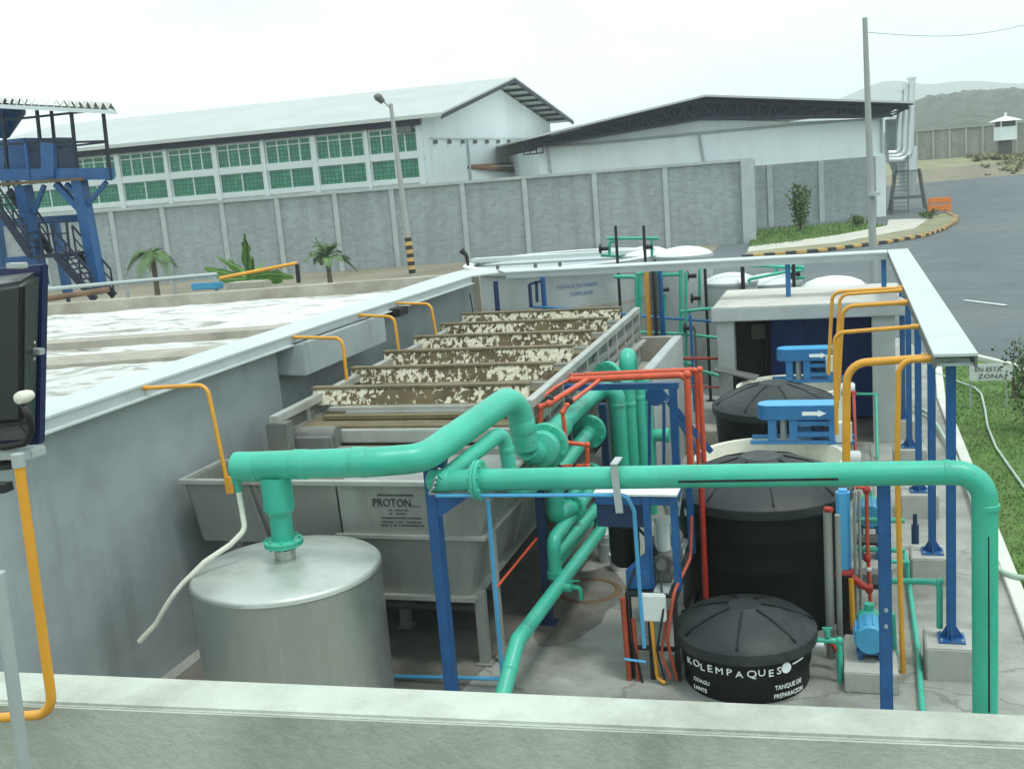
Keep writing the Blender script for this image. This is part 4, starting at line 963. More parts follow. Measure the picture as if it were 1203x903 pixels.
# run D: lower, flange at (697,560)
g = pipe_thing('third green manifold pipe with small flange crossing behind the orange loop', (-3.2,13.4,.6))
c0 = P(652,604,y=12.05); c1 = P(694,558,y=13.9); m = MB(); m.sweep([c0,c1],.075,16); m.build('main_run',GP,g); d = (c1-c0).normalized(); flange(c1,d,.17,.04).build('flange',GP,g)
m = MB(); w = P(668,553,y=12.1); m.bar(w+Vector((-.13,0,.08)),w+Vector((.13,0,-.10)),.02,.02); m.bar(w+Vector((.1,0,.1)),w+Vector((-.1,0,-.12)),.02,.02); m.build('valve_lever','black_metal',g)
# upright riser with elbow behind the transverse pipe
g = pipe_thing('green upright stub with elbow and flange just below the long cross pipe', (-3.3,12.0,.6))
c0 = P(652,556,y=12.0); c1 = P(652,606,y=12.0); c2 = P(672,596,y=12.5); m = MB(); m.sweep(fillet([c0,c1,c2],.1,6),.11,18); m.build('main_run',GP,g); flange(c2,(c2-c1),.18,.04).build('flange',GP,g)
# four uprights
for i, (px, yt, r, lab) in enumerate(((737,447,.105,'second green upright pipe from the left in the row of four'),(749,440,.095,'third green upright pipe from the left, beside the concrete chamber'),(758,446,.08,'rightmost green upright pipe of the row of four'))):
    q = P(px,yt,y=15.55+.3*i); t = pipe_thing(lab,(q.x,q.y,0),name='upright_pipe'); m = MB(); m.sweep([(q.x,q.y,0),(q.x,q.y,q.z)],r,18); m.build('main_run',GP,t)
    m = MB(); elbow_collar(m,(q.x,q.y,q.z-.35),(0,0,1),r,.08); elbow_collar(m,(q.x,q.y,.6),(0,0,1),r,.08); m.build('socket_joint',GP,t)
# top arch at (737,420)
g = pipe_thing('green pipe end arching over at the top of the upright pipes', (-3.3,16.2,2.2))
a = P(736,448,y=16.3); b = P(737,421,y=16.3); c = P(738,421,y=17.0); m = MB(); m.sweep(fillet([a,b+Vector((0,0,.05)),c+Vector((0,.1,-.0)),c+Vector((0,.2,-.5))],.14,8),.125,20); m.build('main_run',GP,g)
q = P(714,441,y=15.9); flange(q,(.25,1,0),.22,.05).build('flange',GP,g)
# small elbow loop to the right (760-780,505-560)
g = pipe_thing('green elbow standing out to the right of the upright pipes', (-2.9,16.4,1.0))
a = P(782,511,y=16.2); b = P(763,511,y=16.2); c = P(763,575,y=16.2); m = MB(); m.sweep(fillet([a,b,(c.x,c.y,0)],.16,7),.10,18); m.build('main_run',GP,g); m = MB(); m.cyl(a+Vector((-.02,0,0)),a+Vector((.06,0,0)),.115,n=18); m.build('collar',GP,g)
# hairpin lower pipes at x=-3.3
X3 = -3.32
g = pipe_thing('green pipe dropping from the manifold to a capped end near the floor', (X3,11.6,.5))
m = MB(); a = P(700,567,x=X3); b = P(650,634,x=X3); c = P(652,672,x=X3); m.sweep(fillet([a,b,c],.12,6),.082,18); m.build('main_run',GP,g)
m = MB(); m.cyl(c+Vector((0,0,.02)),c+Vector((0,0,-.06)),.095,n=18); m.build('end_cap',GP,g)
g = pipe_thing('green hairpin pipe folding back and running low along the floor towards the parapet', (X3,11,.2))
X4 = -3.22
a = P(651,652,x=X3); b = P(703,594,x=X4); c = P(706,622,x=X4+.05); d_ = P(608,752,x=X4); e = P(590,818,x=X4-.05)
m = MB(); m.sweep(fillet([a,b,c,d_,e],.11,7),.080,18); m.build('main_run',GP,g)
m = MB(); elbow_collar(m,d_.lerp(c,.06),(c-d_),.08,.06); elbow_collar(m,d_.lerp(c,.5),(c-d_),.08,.06); elbow_collar(m,d_.lerp(e,.5),(e-d_),.08,.06); m.build('socket_joint',GP,g)
q = d_.lerp(c,.42); m = MB(); m.cyl(q,q+Vector((.16,0,.0)),.06,n=16); m.sweep(fillet([q+Vector((.14,0,0)),q+Vector((.26,-.02,0)),q+Vector((.27,-.03,-.14))],.04,4),.028,12); vb = m.build('drain_valve',GP,g)
m = MB(); m.bar(q+Vector((.10,-.02,.07)),q+Vector((.26,-.03,.09)),.02,.012); m.build('valve_lever',GP,vb)
g = pipe_thing('green pipe running beside the hairpin pipe at knee height', (X3,12.6,.6))
m = MB(); a = P(652,663,x=X3-.03); b = P(700,604,x=-3.45); m.sweep([a,b],.07,16); m.build('main_run',GP,g)
# orange hose under the unit
m = MB(); a = P(583,690,x=-3.75); b = P(634,628,x=-3.6); m.tube([a,b],.016); tag(m.build('orange_hose','orange_pipe'),'thin orange hose slanting along the lower side of the flotation unit','hose')
# blue rack posts
for (px, pyt, yy, lab) in ((632,560,11.9,'dark blue rack post standing among the lower green pipes'),(708,474,14.6,'dark blue rack post left of the four upright green pipes')):
    q = P(px,pyt,y=yy); t = T('rack_post', lab, 'post', (q.x,q.y,0)); m = MB(); m.bar((q.x,q.y,0),(q.x,q.y,q.z),.10,.10); m.build('column','blue_dark',t,bevel=.006); m = MB(); m.box(q.x-.1,q.x+.1,q.y-.1,q.y+.1,.004,.02); m.build('base_plate','blue_dark',t)
# blue pipe gantry
gy = 13.9
ga = T('pipe_gantry', 'blue square-tube gantry under the bundle of orange pipes', 'pipe rack', (-2.6,gy,0))
a = P(652,452,y=gy); b = P(797,449,y=gy)
m = MB(); m.bar((a.x,gy,b.z-.04),(b.x,gy,b.z-.04),.09,.08); m.build('beam','blue_paint',ga)
for px in (790,): q = P(px,450,y=gy); m = MB(); m.bar((q.x,gy,0),(q.x,gy,q.z-.08),.10,.10); m.build('column','blue_paint',ga)
q = P(662,452,y=gy); m = MB(); m.bar((q.x,gy,1.2),(q.x,gy,b.z-.08),.08,.08); m.build('column','blue_dark',ga)
m = MB(); a1 = P(785,470,y=gy); a2 = P(835,530,y=gy+.3); m.bar(a1,a2,.07,.07); a1 = P(780,462,y=gy+.6); a2 = P(828,545,y=gy+.9); m.bar(a1,a2,.06,.06); m.build('brace','blue_paint',ga)
m = MB(); a1 = P(770,465,y=gy+.4); m.lathe(a1,[(.14,0),(.14,.05)],(0,1,0),20); a2 = P(763,466,y=gy+.45); m.bar(a2,P(763,560,y=gy+.45),.04,.04); m.bar(P(780,472,y=gy+.45),P(780,545,y=gy+.45),.04,.04); m.build('reel_bracket','blue_paint',ga)
# orange-red pipes
oy = 13.6
def opipe(label, pts, r, base=None, rings=()):
    t = T('orange_pipe', label, 'pipe', tuple(pts[-1])); m = MB(); m.tube(pts,r,r*2.4,12,5); m.build('pipe','orange_pipe',t)
    m = MB()
    for i in range(1,len(pts)-1): m.ball(pts[i],r*1.35,10)
    m.ball(pts[0],r*1.2,10); m.build('fitting','orange_pipe',t); return t
Y_ = lambda yy, l: [P(*p,y=yy) for p in l]
zt = P(700,444,y=oy).z
opipe('thickest orange pipe along the gantry, turning down at its right end', Y_(oy,[(672,446),(805,441),(809,452),(812,560)])[:1]+[P(807,440,y=oy)]+[P(813,600,y=oy)], .043)
opipe('orange pipe beside the thickest one with the farthest right drop', [P(690,440,y=oy+.25),P(822,434,y=oy+.25),P(830,600,y=oy+.25)], .034)
opipe('orange pipe with tight bend at the right edge of the gantry', [P(660,443,y=oy+.5),P(820,437,y=oy+.5),P(832,560,y=oy+.5)] if False else [P(672,441,y=oy+.5),P(818,436,y=oy+.5),P(821,560,y=oy+.5)], .030)
a = P(690,446,y=oy); t1 = P(645,474,y=12.3)
opipe('orange branch slanting from the gantry down to the big green manifold', [a, Vector((t1.x,t1.y,t1.z)), P(635,478,y=12.3), P(634,500,y=12.3)], .036)
a = P(705,446,y=oy); t2 = P(666,476,y=12.2)
opipe('orange branch slanting to a stepped loop above the long green pipe', [a,t2,P(661,484,y=12.15),P(665,520,y=12.15),P(690,522,y=12.15),P(690,547,y=12.15),P(640,549,y=12.15)], .026)
a = P(668,446,y=oy); opipe('thin orange branch nearest the rail, slanting up from the sludge boards', [a,P(652,455,y=13.0),P(624,477,y=12.4)], .02)
for (px,py,yy,lab) in ((644,470,12.35,'black union ring on the left slanting orange branch'),(667,472,12.25,'black union ring on the right slanting orange branch')):
    q = P(px,py,y=yy); m = MB(); m.lathe(q,[(.035,0),(.05,.01),(.05,.05),(.035,.06)],(.3,1,.1),14); tag(m.build('pipe_union','black_rubber'),lab,'pipe fitting')
# ------------------------------------------------------------------ dosing skid between the pipes and the black tanks
sk = T('dosing_skid', 'blue dosing skid under a white shelf, crowded with pumps and a white junction box', 'pump skid', (-2.05,11.4,0))
m = MB(); m.box(-2.62,-1.72,10.75,11.75,1.985,2.01); m.build('shelf','white_plastic',sk,bevel=.004)
m = MB()
for x, y in ((-2.05,10.78),(-1.76,10.78),(-1.76,11.9),(-2.58,11.7)): m.bar((x,y,.95),(x,y,1.98),.075,.075)
m.bar((-2.6,10.80,1.93),(-1.74,10.80,1.93),.06,.09); m.bar((-1.77,10.8,1.93),(-1.77,11.9,1.93),.06,.08); m.build('upper_frame','blue_paint',sk,bevel=.004)
m = MB(); m.box(-2.6,-2.09,10.83,10.86,1.62,1.89); m.build('back_panel','blue_dark',sk)
m = MB(); m.box(-2.30,-2.04,10.70,10.74,.98,1.18); m.slab([(-2.3,10.72,1.18),(-2.04,10.72,1.18),(-2.04,10.72,1.42)],(0,.02,0)); m.build('gusset_panel','blue_paint',sk)
m = MB(); m.box(-2.30,-1.74,10.6,12.4,.93,.965); m.build('deck','black_metal',sk)
m = MB(); m.box(-2.0,-1.84,10.62,12.3,.967,.985); m.build('deck_plate','galvanised',sk)
m = MB()
for x, y in ((-2.27,10.62),(-1.78,10.62),(-2.27,12.36),(-1.78,12.36),(-2.05,10.62)): m.bar((x,y,0),(x,y,.93),.05,.05)
for z in (.35,): m.bar((-2.27,10.62,z),(-1.78,10.62,z),.04,.04); m.bar((-1.78,10.62,z),(-1.78,12.36,z),.04,.04)
m.build('leg','black_metal',sk)
m = MB(); m.box(-2.13,-1.86,10.50,10.57,.70,1.00); jb = m.build('junction_box','white_plastic',sk,bevel=.015); 
m = MB(); m.lathe((-2.42,11.3,1.02),[(.12,0),(.16,.05),(.17,.2),(.17,.45),(.13,.58),(.06,.62)],n=24); m.build('pressure_vessel','black_plastic',sk)
m = MB(); m.cyl((-2.42,11.3,1.62),(-2.42,11.3,1.78),.05,.04,n=12); m.build('vessel_cap','red_pipe',sk)
for (x,y,z) in ((-1.93,11.0,1.0),(-1.92,11.55,1.0)):
    m = MB(); m.box(x-.09,x+.09,y-.12,y+.12,z,z+.12); m.cyl((x,y-.16,z+.22),(x,y+.16,z+.22),.10,n=20); m.cyl((x,y-.22,z+.22),(x,y-.16,z+.22),.06,n=16); p = m.build('pump','dull_steel',sk,bevel=.006)
    m = MB(); m.cyl((x,y,z+.32),(x,y,z+.62),.075,n=18); m.cyl((x,y,z+.62),(x,y,z+.68),.09,n=18); m.build('filter_cup','sight_glass',p)
m = MB(); m.tube([(-2.0,10.9,1.3),(-2.0,10.9,1.62),(-1.85,11.1,1.62),(-1.85,11.3,1.3)],.014); m.tube([(-1.85,11.6,1.5),(-1.8,11.6,1.8),(-1.8,12.0,1.8),(-1.8,12.2,1.1)],.012); m.build('hose_loop','galvanised',sk)
m = MB(); m.tube([(-2.32,10.56,.93),(-2.30,10.56,.0)],.03); m.tube([(-2.22,10.56,.7),(-2.20,10.56,.0)],.022); m.tube([(-1.78,10.52,.05),(-1.86,10.5,.5),(-1.78,10.6,1.0),(-1.68,11.2,1.15),(-1.66,11.3,1.6)],.018,.15); m.tube([(-1.84,10.48,.08),(-1.93,10.5,.35),(-1.85,10.6,.8)],.015,.1); m.build('feed_pipe','red_orange',sk)
m = MB(); m.tube([(-2.02,10.53,.7),(-1.99,10.53,.05),(-1.90,10.48,.03)],.022,.08); m.build('conduit','yellow_conduit',sk)
m = MB(); m.tube([(-2.2,10.7,1.2),(-2.28,10.62,1.0),(-2.25,10.55,.5),(-2.15,10.52,.0)],.014,.1); m.tube([(-1.95,10.8,1.15),(-1.88,10.5,.85),(-1.97,10.48,.4),(-1.9,10.5,.0)],.012,.1); m.tube([(-2.4,11.1,1.5),(-2.2,10.9,1.62),(-2.0,10.85,1.4),(-1.95,10.9,1.1)],.016,.1); m.build('black_cable','black_rubber',sk)
m = MB(); m.cyl((-2.16,10.95,1.05),(-2.16,11.25,1.05),.09,n=18); m.cyl((-2.16,11.6,1.05),(-2.16,11.95,1.05),.10,n=18); m.build('motor','black_metal',sk)
m = MB(); m.tube([(-2.33,10.51,.26),(-2.1,10.51,.24)],.014); m.build('hose_tie','line_blue',sk)
m = MB(); m.tube([(-1.63,11.9,0.2),(-1.62,11.9,1.9)],.035); m.build('feed_pipe','red_pipe',sk)

# buckets
bk0 = None
for i, (px, py, r, lab) in enumerate(((716,657,.17,'white plastic bucket standing on the floor beside the hairpin pipe'),(727,668,.12,'low grey-white bucket in front of the taller white bucket'))):
    q = P(px,py,z=0); t = T('bucket', lab, 'bucket', tuple(q)); h = .42 if i == 0 else .22
    m = MB(); m.lathe(q,[(r*.86,0),(r,h-.06),(r*1.06,h-.055),(r*1.06,h-.03),(r,h-.03),(r*1.03,h),(r*.98,h),(r*.9,h-.05),(.001,h-.06)],n=28); m.build('pail','white_plastic',t)
    m = MB(); m.tube([q+Vector((-r*1.07,0,h-.04)),q+Vector((-r*.8,-r*.75,h*.72)),q+Vector((0,-r*1.15,h*.62)),q+Vector((r*.8,-r*.75,h*.72)),q+Vector((r*1.07,0,h-.04))],.006,.1); m.build('handle','galvanised',t)

# ------------------------------------------------------------------ black plastic tanks
def black_tank(label, c, R, H, rise_, ribs=8, taper=.93, lid_h=.10, rot=0.2):
    t = T('plastic_tank', label, 'tank', (c[0],c[1],0)); cx, cy = c
    prof = [(R*taper*.98,0),(R*taper,.03)]
    for k in range(1,4):
        z = H*k/4; rr = R*(taper+(1-taper)*k/4)*.965; prof += [(rr,z-.03),(rr*1.003,z-.012),(rr*1.003,z+.012),(rr,z+.03)]
    prof += [(R*.965,H-.02),(R*.965,H)]
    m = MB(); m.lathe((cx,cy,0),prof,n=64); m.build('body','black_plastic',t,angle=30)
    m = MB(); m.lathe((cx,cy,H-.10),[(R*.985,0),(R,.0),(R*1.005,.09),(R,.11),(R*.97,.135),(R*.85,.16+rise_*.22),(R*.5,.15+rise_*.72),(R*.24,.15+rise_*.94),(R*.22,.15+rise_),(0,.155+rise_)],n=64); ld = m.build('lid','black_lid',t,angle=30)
    m = MB(); zt = H-.10+.15
    for k in range(ribs):
        a = rot+2*math.pi*k/ribs; ca, sa = math.cos(a), math.sin(a)
        pts = [(cx+ca*R*f,cy+sa*R*f,zt+rise_*g) for f,g in ((.955,.02),(.85,.225),(.5,.72),(.25,.945))]
        for p, q in zip(pts,pts[1:]): m.bar(p,q,.022,.02)
    m.build('lid_rib','black_plastic',ld)
    return t
TA = black_tank('small squat black tank at the front with white hand lettering round its side', (-1.09,10.82), .735, .50+.06, .20, 7, .88)
r_ = .735*.955
rg = random.Random(14); aa = math.pi*1.5-.88
for ch_, w_ in zip('KOLEMPAQUES',(.135,.145,.125,.125,.165,.13,.15,.155,.145,.125,.12)):
    text(ch_,'brand_lettering','white_mark',TA,None,None,None,.105*rg.uniform(.92,1.10),.004,cyl=(-1.09,10.82,r_*1.012,aa,.335+rg.uniform(-.012,.012),.06),sx=1.15); aa += w_
m = MB(); a = math.pi*1.5+.68; m.lathe((-1.09+r_*1.0*math.cos(a),10.82+r_*1.0*math.sin(a),.385),[(.055,0),(.055,.012)],(math.cos(a),math.sin(a),0),20); m.build('maker_badge','white_mark',TA)
m = MB(); p_ = [Vector((-1.09+r_*1.016*math.cos(math.pi*1.5+a_),10.82+r_*1.016*math.sin(math.pi*1.5+a_),z_)) for a_, z_ in ((.79,.405),(.90,.415),(1.0,.425))]; m.sweep(p_,.008,6); m.build('small_mark','white_mark',TA)
text('TANQUE DE','tank_lettering','white_mark',TA,None,None,None,.07,.003,cyl=(-1.09,10.82,r_*.985,math.pi*1.5+.50,.16,.06),sx=.85)
text('PREPARACION','tank_lettering','white_mark',TA,None,None,None,.07,.003,cyl=(-1.09,10.82,r_*.985,math.pi*1.5+.48,.07,.06),sx=.8)
text('COAGU','tank_lettering','white_mark',TA,None,None,None,.06,.003,cyl=(-1.09,10.82,r_*.985,math.pi*1.5-.78,.17,.06))
text('LANTE','tank_lettering','white_mark',TA,None,None,None,.06,.003,cyl=(-1.09,10.82,r_*.985,math.pi*1.5-.78,.08,.06))
TB = black_tank('tallest black tank with a wide ribbed lid behind the small lettered one', (-1.02,12.8), 1.055, 1.50, .32, 8, .955)
m = MB(); a = math.pi*1.5-.92; q = Vector((-1.02+1.03*math.cos(a),12.8+1.03*math.sin(a),1.30)); m.bar(q,q+Vector((0,0,.15)),.11,.012,up=(math.cos(a),math.sin(a),0)); m.build('paper_label','cream_plastic',TB)
TC = black_tank('black tank with ribbed lid between the two blue mixer bridges', (-1.15,17.5), .99, 1.44, .30, 8, .9, rot=.35)
# open white tanks with blue mixer bridges
def open_tank(label, c, R, H):
    t = T('open_tank', label, 'tank', (c[0],c[1],0)); m = MB()
    m.lathe((c[0],c[1],0),[(R*.97,0),(R*.985,H-.08),(R*1.03,H-.06),(R*1.03,H),(R*.985,H+.01),(R*.96,H),(R*.95,H-.3),(0,H-.31)],n=56); m.build('shell','cream_plastic',t); return t
open_tank('open round white tank behind the tallest black tank, under the nearer blue mixer bridge', (-1.08,15.2), 1.03, 1.20)
open_tank('open round white tank in front of the hut door, under the farther blue mixer bridge', (-.98,19.35), .92, 1.35)
def bridge(label, x0, x1, y, z0, z1):
    t = T('mixer_bridge', label, 'mixer', ((x0+x1)/2,y,z0), 'blue mixer bridges with white arrows'); d = .30; yb = y+.42
    h = .20; r = .16
    n = 8; pl = [(x1,y),(x1,yb)]+[(x0+.18-math.sin(math.pi*k/n)*.18, (y+yb)/2+math.cos(math.pi*k/n)*(yb-y)/2) for k in range(n+1)]
    m = MB(); m.prism(pl, z1-h, z1); m.build('belt_guard','blue_bright',t,bevel=.008)
    m = MB(); m.prism([(px_*.985+(x0+x1)/2*.015, (py_-(y+yb)/2)*.93+(y+yb)/2) for px_,py_ in pl], z1+.002, z1+.012); m.build('guard_top','line_blue',t,bevel=.003)
    m = MB()
    for x in (x0+.22,x0+.52,x1-.06):
        for yy in (y+.06,yb-.06): m.bar((x,yy,z0),(x,yy,z1-h),.12 if x < x1-.1 else .09,.09)
    for z in (z0+.14,z0+.30): m.bar((x0+.5,y+.05,z),(x1,y+.05,z),.04,.07); m.bar((x0+.5,yb-.05,z),(x1,yb-.05,z),.04,.07)
    m.bar((x0-.1,y+.05,z0+.02),(x1+.25,y+.05,z0+.02),.08,.05); m.bar((x0-.1,yb-.05,z0+.02),(x1+.25,yb-.05,z0+.02),.08,.05); m.build('frame','blue_bright',t,bevel=.005)
    m = MB(); m.cyl((x0+.37,y+.2,z0),(x0+.37,y+.2,z1-h),.05,n=14); m.build('drive_shaft','galvanised',t)
    m = MB(); m.cyl((x1-.25,y+.2,z0+.08),(x1-.25,y+.2,z1-h),.11,n=20); m.build('motor','blue_dark',t)
    yo = y-.006; xa = x0+(x1-x0)*.58; za = z1-h*.52; L = (x1-x0)*.30
    m = MB(); m.slab([(xa,yo,za-.028),(xa+L*.66,yo,za-.028),(xa+L*.66,yo,za-.05),(xa+L,yo,za),(xa+L*.66,yo,za+.05),(xa+L*.66,yo,za+.028),(xa,yo,za+.028)],(0,.004,0)); m.build('arrow_mark','white_mark',t); return t
bridge('nearer blue mixer bridge, over the white tank behind the tallest black tank', -1.30, -.18, 15.75, 1.22, 1.78)
bridge('farther blue mixer bridge, right in front of the dark blue hut door', -1.22, -.24, 19.4, 1.37, 1.96)

# ------------------------------------------------------------------ right-hand pump lane
ca = T('filter_column', 'tall bare stainless pipe column standing against the tallest black tank', 'column', (-.22,11.35,0))
q = P(972,600,y=11.35); q0 = P(985,790,y=11.35)
m = MB(); m.cyl((q.x,11.35,0),(q.x,11.35,q.z),.045,n=16); m.cyl((q.x+.10,11.35,0),(q.x+.10,11.35,q.z-.04),.03,n=14); m.build('tube','stainless',ca)
m = MB(); m.tube([(q.x,11.35,q.z),(q.x-.02,11.33,q.z+.03),(q.x+.05,11.3,q.z+.03)],.03); m.build('red_elbow','red_pipe',ca)
m = MB(); m.tube([(q.x-.1,11.1,.32),(q.x+.02,11.1,.30),(q.x+.08,11.05,.22)],.035); m.build('outlet_pipe','red_pipe',ca)
cb2 = T('blue_column', 'tall light blue column with stainless edge tubes and a red band near its foot', 'column', (-.1,12.0,0))
q = P(990,575,y=12.0); zt = q.z
m = MB(); m.box(q.x-.075,q.x+.075,11.95,12.1,.75,zt); m.build('tube','line_blue',cb2,bevel=.03)
m = MB(); m.cyl((q.x+.12,11.93,.2),(q.x+.12,11.93,zt),.018,n=10); m.cyl((q.x+.17,11.97,.2),(q.x+.17,11.97,zt),.018,n=10); m.build('edge_tube','stainless',cb2)
m = MB(); m.cyl((q.x-.1,12.0,.74),(q.x+.1,12.0,.70),.07,n=14); m.tube([(q.x+.08,11.9,.72),(q.x+.22,11.85,.62),(q.x+.30,11.85,.62)],.04); m.build('band','red_pipe',cb2)
m = MB(); m.cyl((q.x,12.0,0),(q.x,12.0,.72),.10,n=18); m.build('base','black_metal',cb2)
m = MB(); m.tube([(q.x+.07,11.85,.72),(q.x+.08,11.8,.15),(q.x+.16,11.8,.03)],.03); m.build('conduit','yellow_conduit',cb2)
def pump(label, px, py, yy, L, r, zc):
    q = P(px,py,y=yy); t = T('pump', label, 'pump', (q.x,yy,0), 'blue pump motors in the right lane'); x = q.x
    m = MB(); m.lathe((x,yy-L/2,zc),[(r*.93,0),(r,.012),(r,L-.05),(r*.92,L-.02),(r*.5,L)],(0,1,0),28); m.build('motor','motor_blue',t)
    m = MB()
    for k in range(14):
        a = 2*math.pi*k/14; m.bar((x+math.cos(a)*r,yy-L*.36,zc+math.sin(a)*r),(x+math.cos(a)*r,yy+L*.36,zc+math.sin(a)*r),.012,.03,up=(math.cos(a),0,math.sin(a)))
    m.build('cooling_fin','motor_blue',t)
    m = MB(); m.box(x-r*.9,x+r*.9,yy-L*.4,yy+L*.4,zc-r*1.15,zc-r*.9); m.box(x-r*.8,x-r*.5,yy-L*.3,yy+L*.3,.2,zc-r); m.box(x+r*.5,x+r*.8,yy-L*.3,yy+L*.3,.2,zc-r); m.build('foot','blue_paint',t)
    m = MB(); m.lathe((x,yy+L*.5,zc),[(r*.7,0),(r*.85,.04),(r*.85,.16),(r*.5,.2)],(0,1,0),24); m.cyl((x,yy+L*.5+.1,zc),(x,yy+L*.5+.1,zc+r*1.3),.05,n=14); m.build('volute','green_line',t)
    m = MB(); m.box(x-.26,x+.26,yy-.42,yy+.5,0,.22); m.build('base_block','concrete_plinth',t,bevel=.012); return t
pump('nearer light blue pump motor on a low concrete block beside the blue post', 1022,747,11.0,.40,.15,.47)
pump('farther light blue pump motor partly behind the long green pipe', 1021,598,13.9,.40,.15,.82)
dl = T('dosing_line', 'upright red dosing line with unions and a white valve between the two blue pumps', 'pipe', (.12,12.2,.3))
pz = [P(1005,572,y=12.2),P(1018,572,y=12.2),P(1019,640,y=12.2),P(1022,690,y=12.2),P(1023,720,y=12.2)]
m = MB(); m.tube(pz,.022); m.build('pipe','orange_pipe',dl)
m = MB(); 
for px,py in ((1018,575),(1019,655),(1022,712),(1021,692)): m.ball(P(px,py,y=12.2),.045,12,(1,1,1.3))
m.build('fitting','red_pipe',dl)
m = MB(); m.ball(P(1020,668,y=12.2),.035,12,(1.1,1,1)); m.build('valve','white_plastic',dl)
m = MB(); q = P(1008,622,y=12.2); m.box(q.x-.05,q.x+.34,12.3,12.6,.95,.98); m.box(q.x-.05,q.x+.34,12.3,12.6,.42,.48); m.build('shelf_plate','black_metal',dl)
m = MB(); m.tube([(q.x-.02,12.3,.9),(q.x+.5,12.3,.9)],.03); m.tube([(q.x-.02,12.3,1.25),(q.x+.5,12.3,1.25)],.03); m.build('green_crossover','green_line',dl)
bp2 = T('blue_post', 'thick blue post with two bolts in front of the nearer blue pump', 'post', (.31,9.95,0))
a = P(1034,570,y=9.95); b = P(1044,832,y=9.95); m = MB(); m.bar((.285,9.95,0),(.285,9.95,a.z+.05),.115,.10); m.build('column','blue_paint',bp2,bevel=.008)
m = MB()
for py in (716,735): q = P(1041,py,y=9.89); m.cyl((q.x,9.87,q.z),(q.x,9.92,q.z),.018,n=10)
m.build('bolt','galvanised',bp2); m = MB(); m.box(.15,.42,9.82,10.08,0.004,.02); m.build('base_plate','blue_paint',bp2)
def gline(label, pts, r=.032, mat='green_line', nm='water_line', fit=True):
    t = T(nm, label, 'pipe', tuple(pts[-1])); m = MB(); m.tube(pts,r,r*2,12,4); m.build('pipe',mat,t)
    if fit:
        m = MB()
        for p in pts[1:-1]: m.ball(p,r*1.3,10)
        m.build('elbow',mat,t)
    return t
gline('green water line leaving the small lettered tank and dropping beside it', [P(955,752,y=10.8),P(986,752,y=10.8),P(988,840,y=10.8)], .032)
m = MB(); q = P(972,745,y=10.8); m.cyl(q+Vector((0,0,-.02)),q+Vector((0,0,.06)),.03,n=12); m.bar(q+Vector((-.05,0,.07)),q+Vector((.05,0,.07)),.02,.015); tag(m.build('tap_handle','green_line'),'little green tap handle on the line leaving the small lettered tank','valve')
m = MB(); q = P(961,757,y=10.78); m.cyl(q+Vector((-.06,0,0)),q+Vector((.06,0,0)),.032,n=14); tag(m.build('pipe_plug','white_plastic'),'short pale blue-white cap sticking out of the small lettered tank','pipe fitting')
gline('green water line under the nearer blue pump', [P(988,770,y=11.2),P(1046,771,y=11.2),P(1050,766,y=11.2),P(1048,720,y=11.2)], .035)
gline('green drain line stepping down onto the front plinth', [P(1044,682,y=11.6),P(1104,683,y=11.3),P(1104,737,y=11.3)], .032)
gline('thin green line crossing just above the drain line', [P(1044,659,y=12.0),P(1066,660,y=12.0),P(1067,690,y=12.0)], .022)
gline('thin pale green line lying along the lane to the parapet', [P(1063,650,z=.06),P(1078,760,z=.06),P(1084,838,z=.06)], .03)
gline('thin green riser at the right hut column', [P(992,462,y=20.2),P(1029,463,y=20.2),P(1031,545,y=19.2)], .026)
t = T('red_riser','thin dark red riser just right of the white junction box at the hut','pipe',tuple(P(1004,545,y=17))); m = MB(); m.tube([P(1003,462,y=18),P(1006,560,y=16.4)],.026); m.build('pipe','red_pipe',t)
m = MB(); q = P(1003,462,y=18); m.ball(q,.05,12); m.build('fitting','red_pipe',t)
for i,(px,py,yy,lab) in enumerate(((997,457,18.2,'round white cap beside the farther white junction box'),(1003,538,15.6,'round white cap at the right rim of the open tank'))):
    q = P(px,py,y=yy); m = MB(); m.cyl(q+Vector((-.12,0,0)),q+Vector((.10,0,0)),.11,n=24); tag(m.build('round_plug','white_plastic',bevel=.02),lab,'pipe fitting')
m = MB(); q = P(1084,558,y=14.8); m.tube([(q.x-.1,q.y,.05),(q.x-.1,q.y,.35)],.05); m.cyl((q.x-.1,q.y,.35),(q.x-.1,q.y,.5),.03,n=10); tag(m.build('standpipe','blue_dark'),'short dark standpipe beside the lane conduit','pipe')
# white hose on the lawn edge and lawn hose
hz = [P(*p,z=.10) for p in ((1075,477),(1092,486),(1101,500),(1118,528),(1133,560),(1143,590),(1152,620),(1172,668),(1190,677),(1230,682))]
m = MB(); m.sweep(fillet(hz,.3,5),.035,10); tag(m.build('garden_hose','hose_green'),'thick pale green hose lying along the lawn edging','hose')
hz = [P(*p,z=.07) for p in ((1088,434),(1108,441),(1128,449),(1145,455),(1153,463),(1157,480),(1160,500),(1170,525),(1186,548),(1203,572),(1225,600))]
m = MB(); m.sweep(fillet(hz,.4,5),.022,8); tag(m.build('garden_hose','hose_green'),'thin pale hose curving across the middle of the lawn','hose')
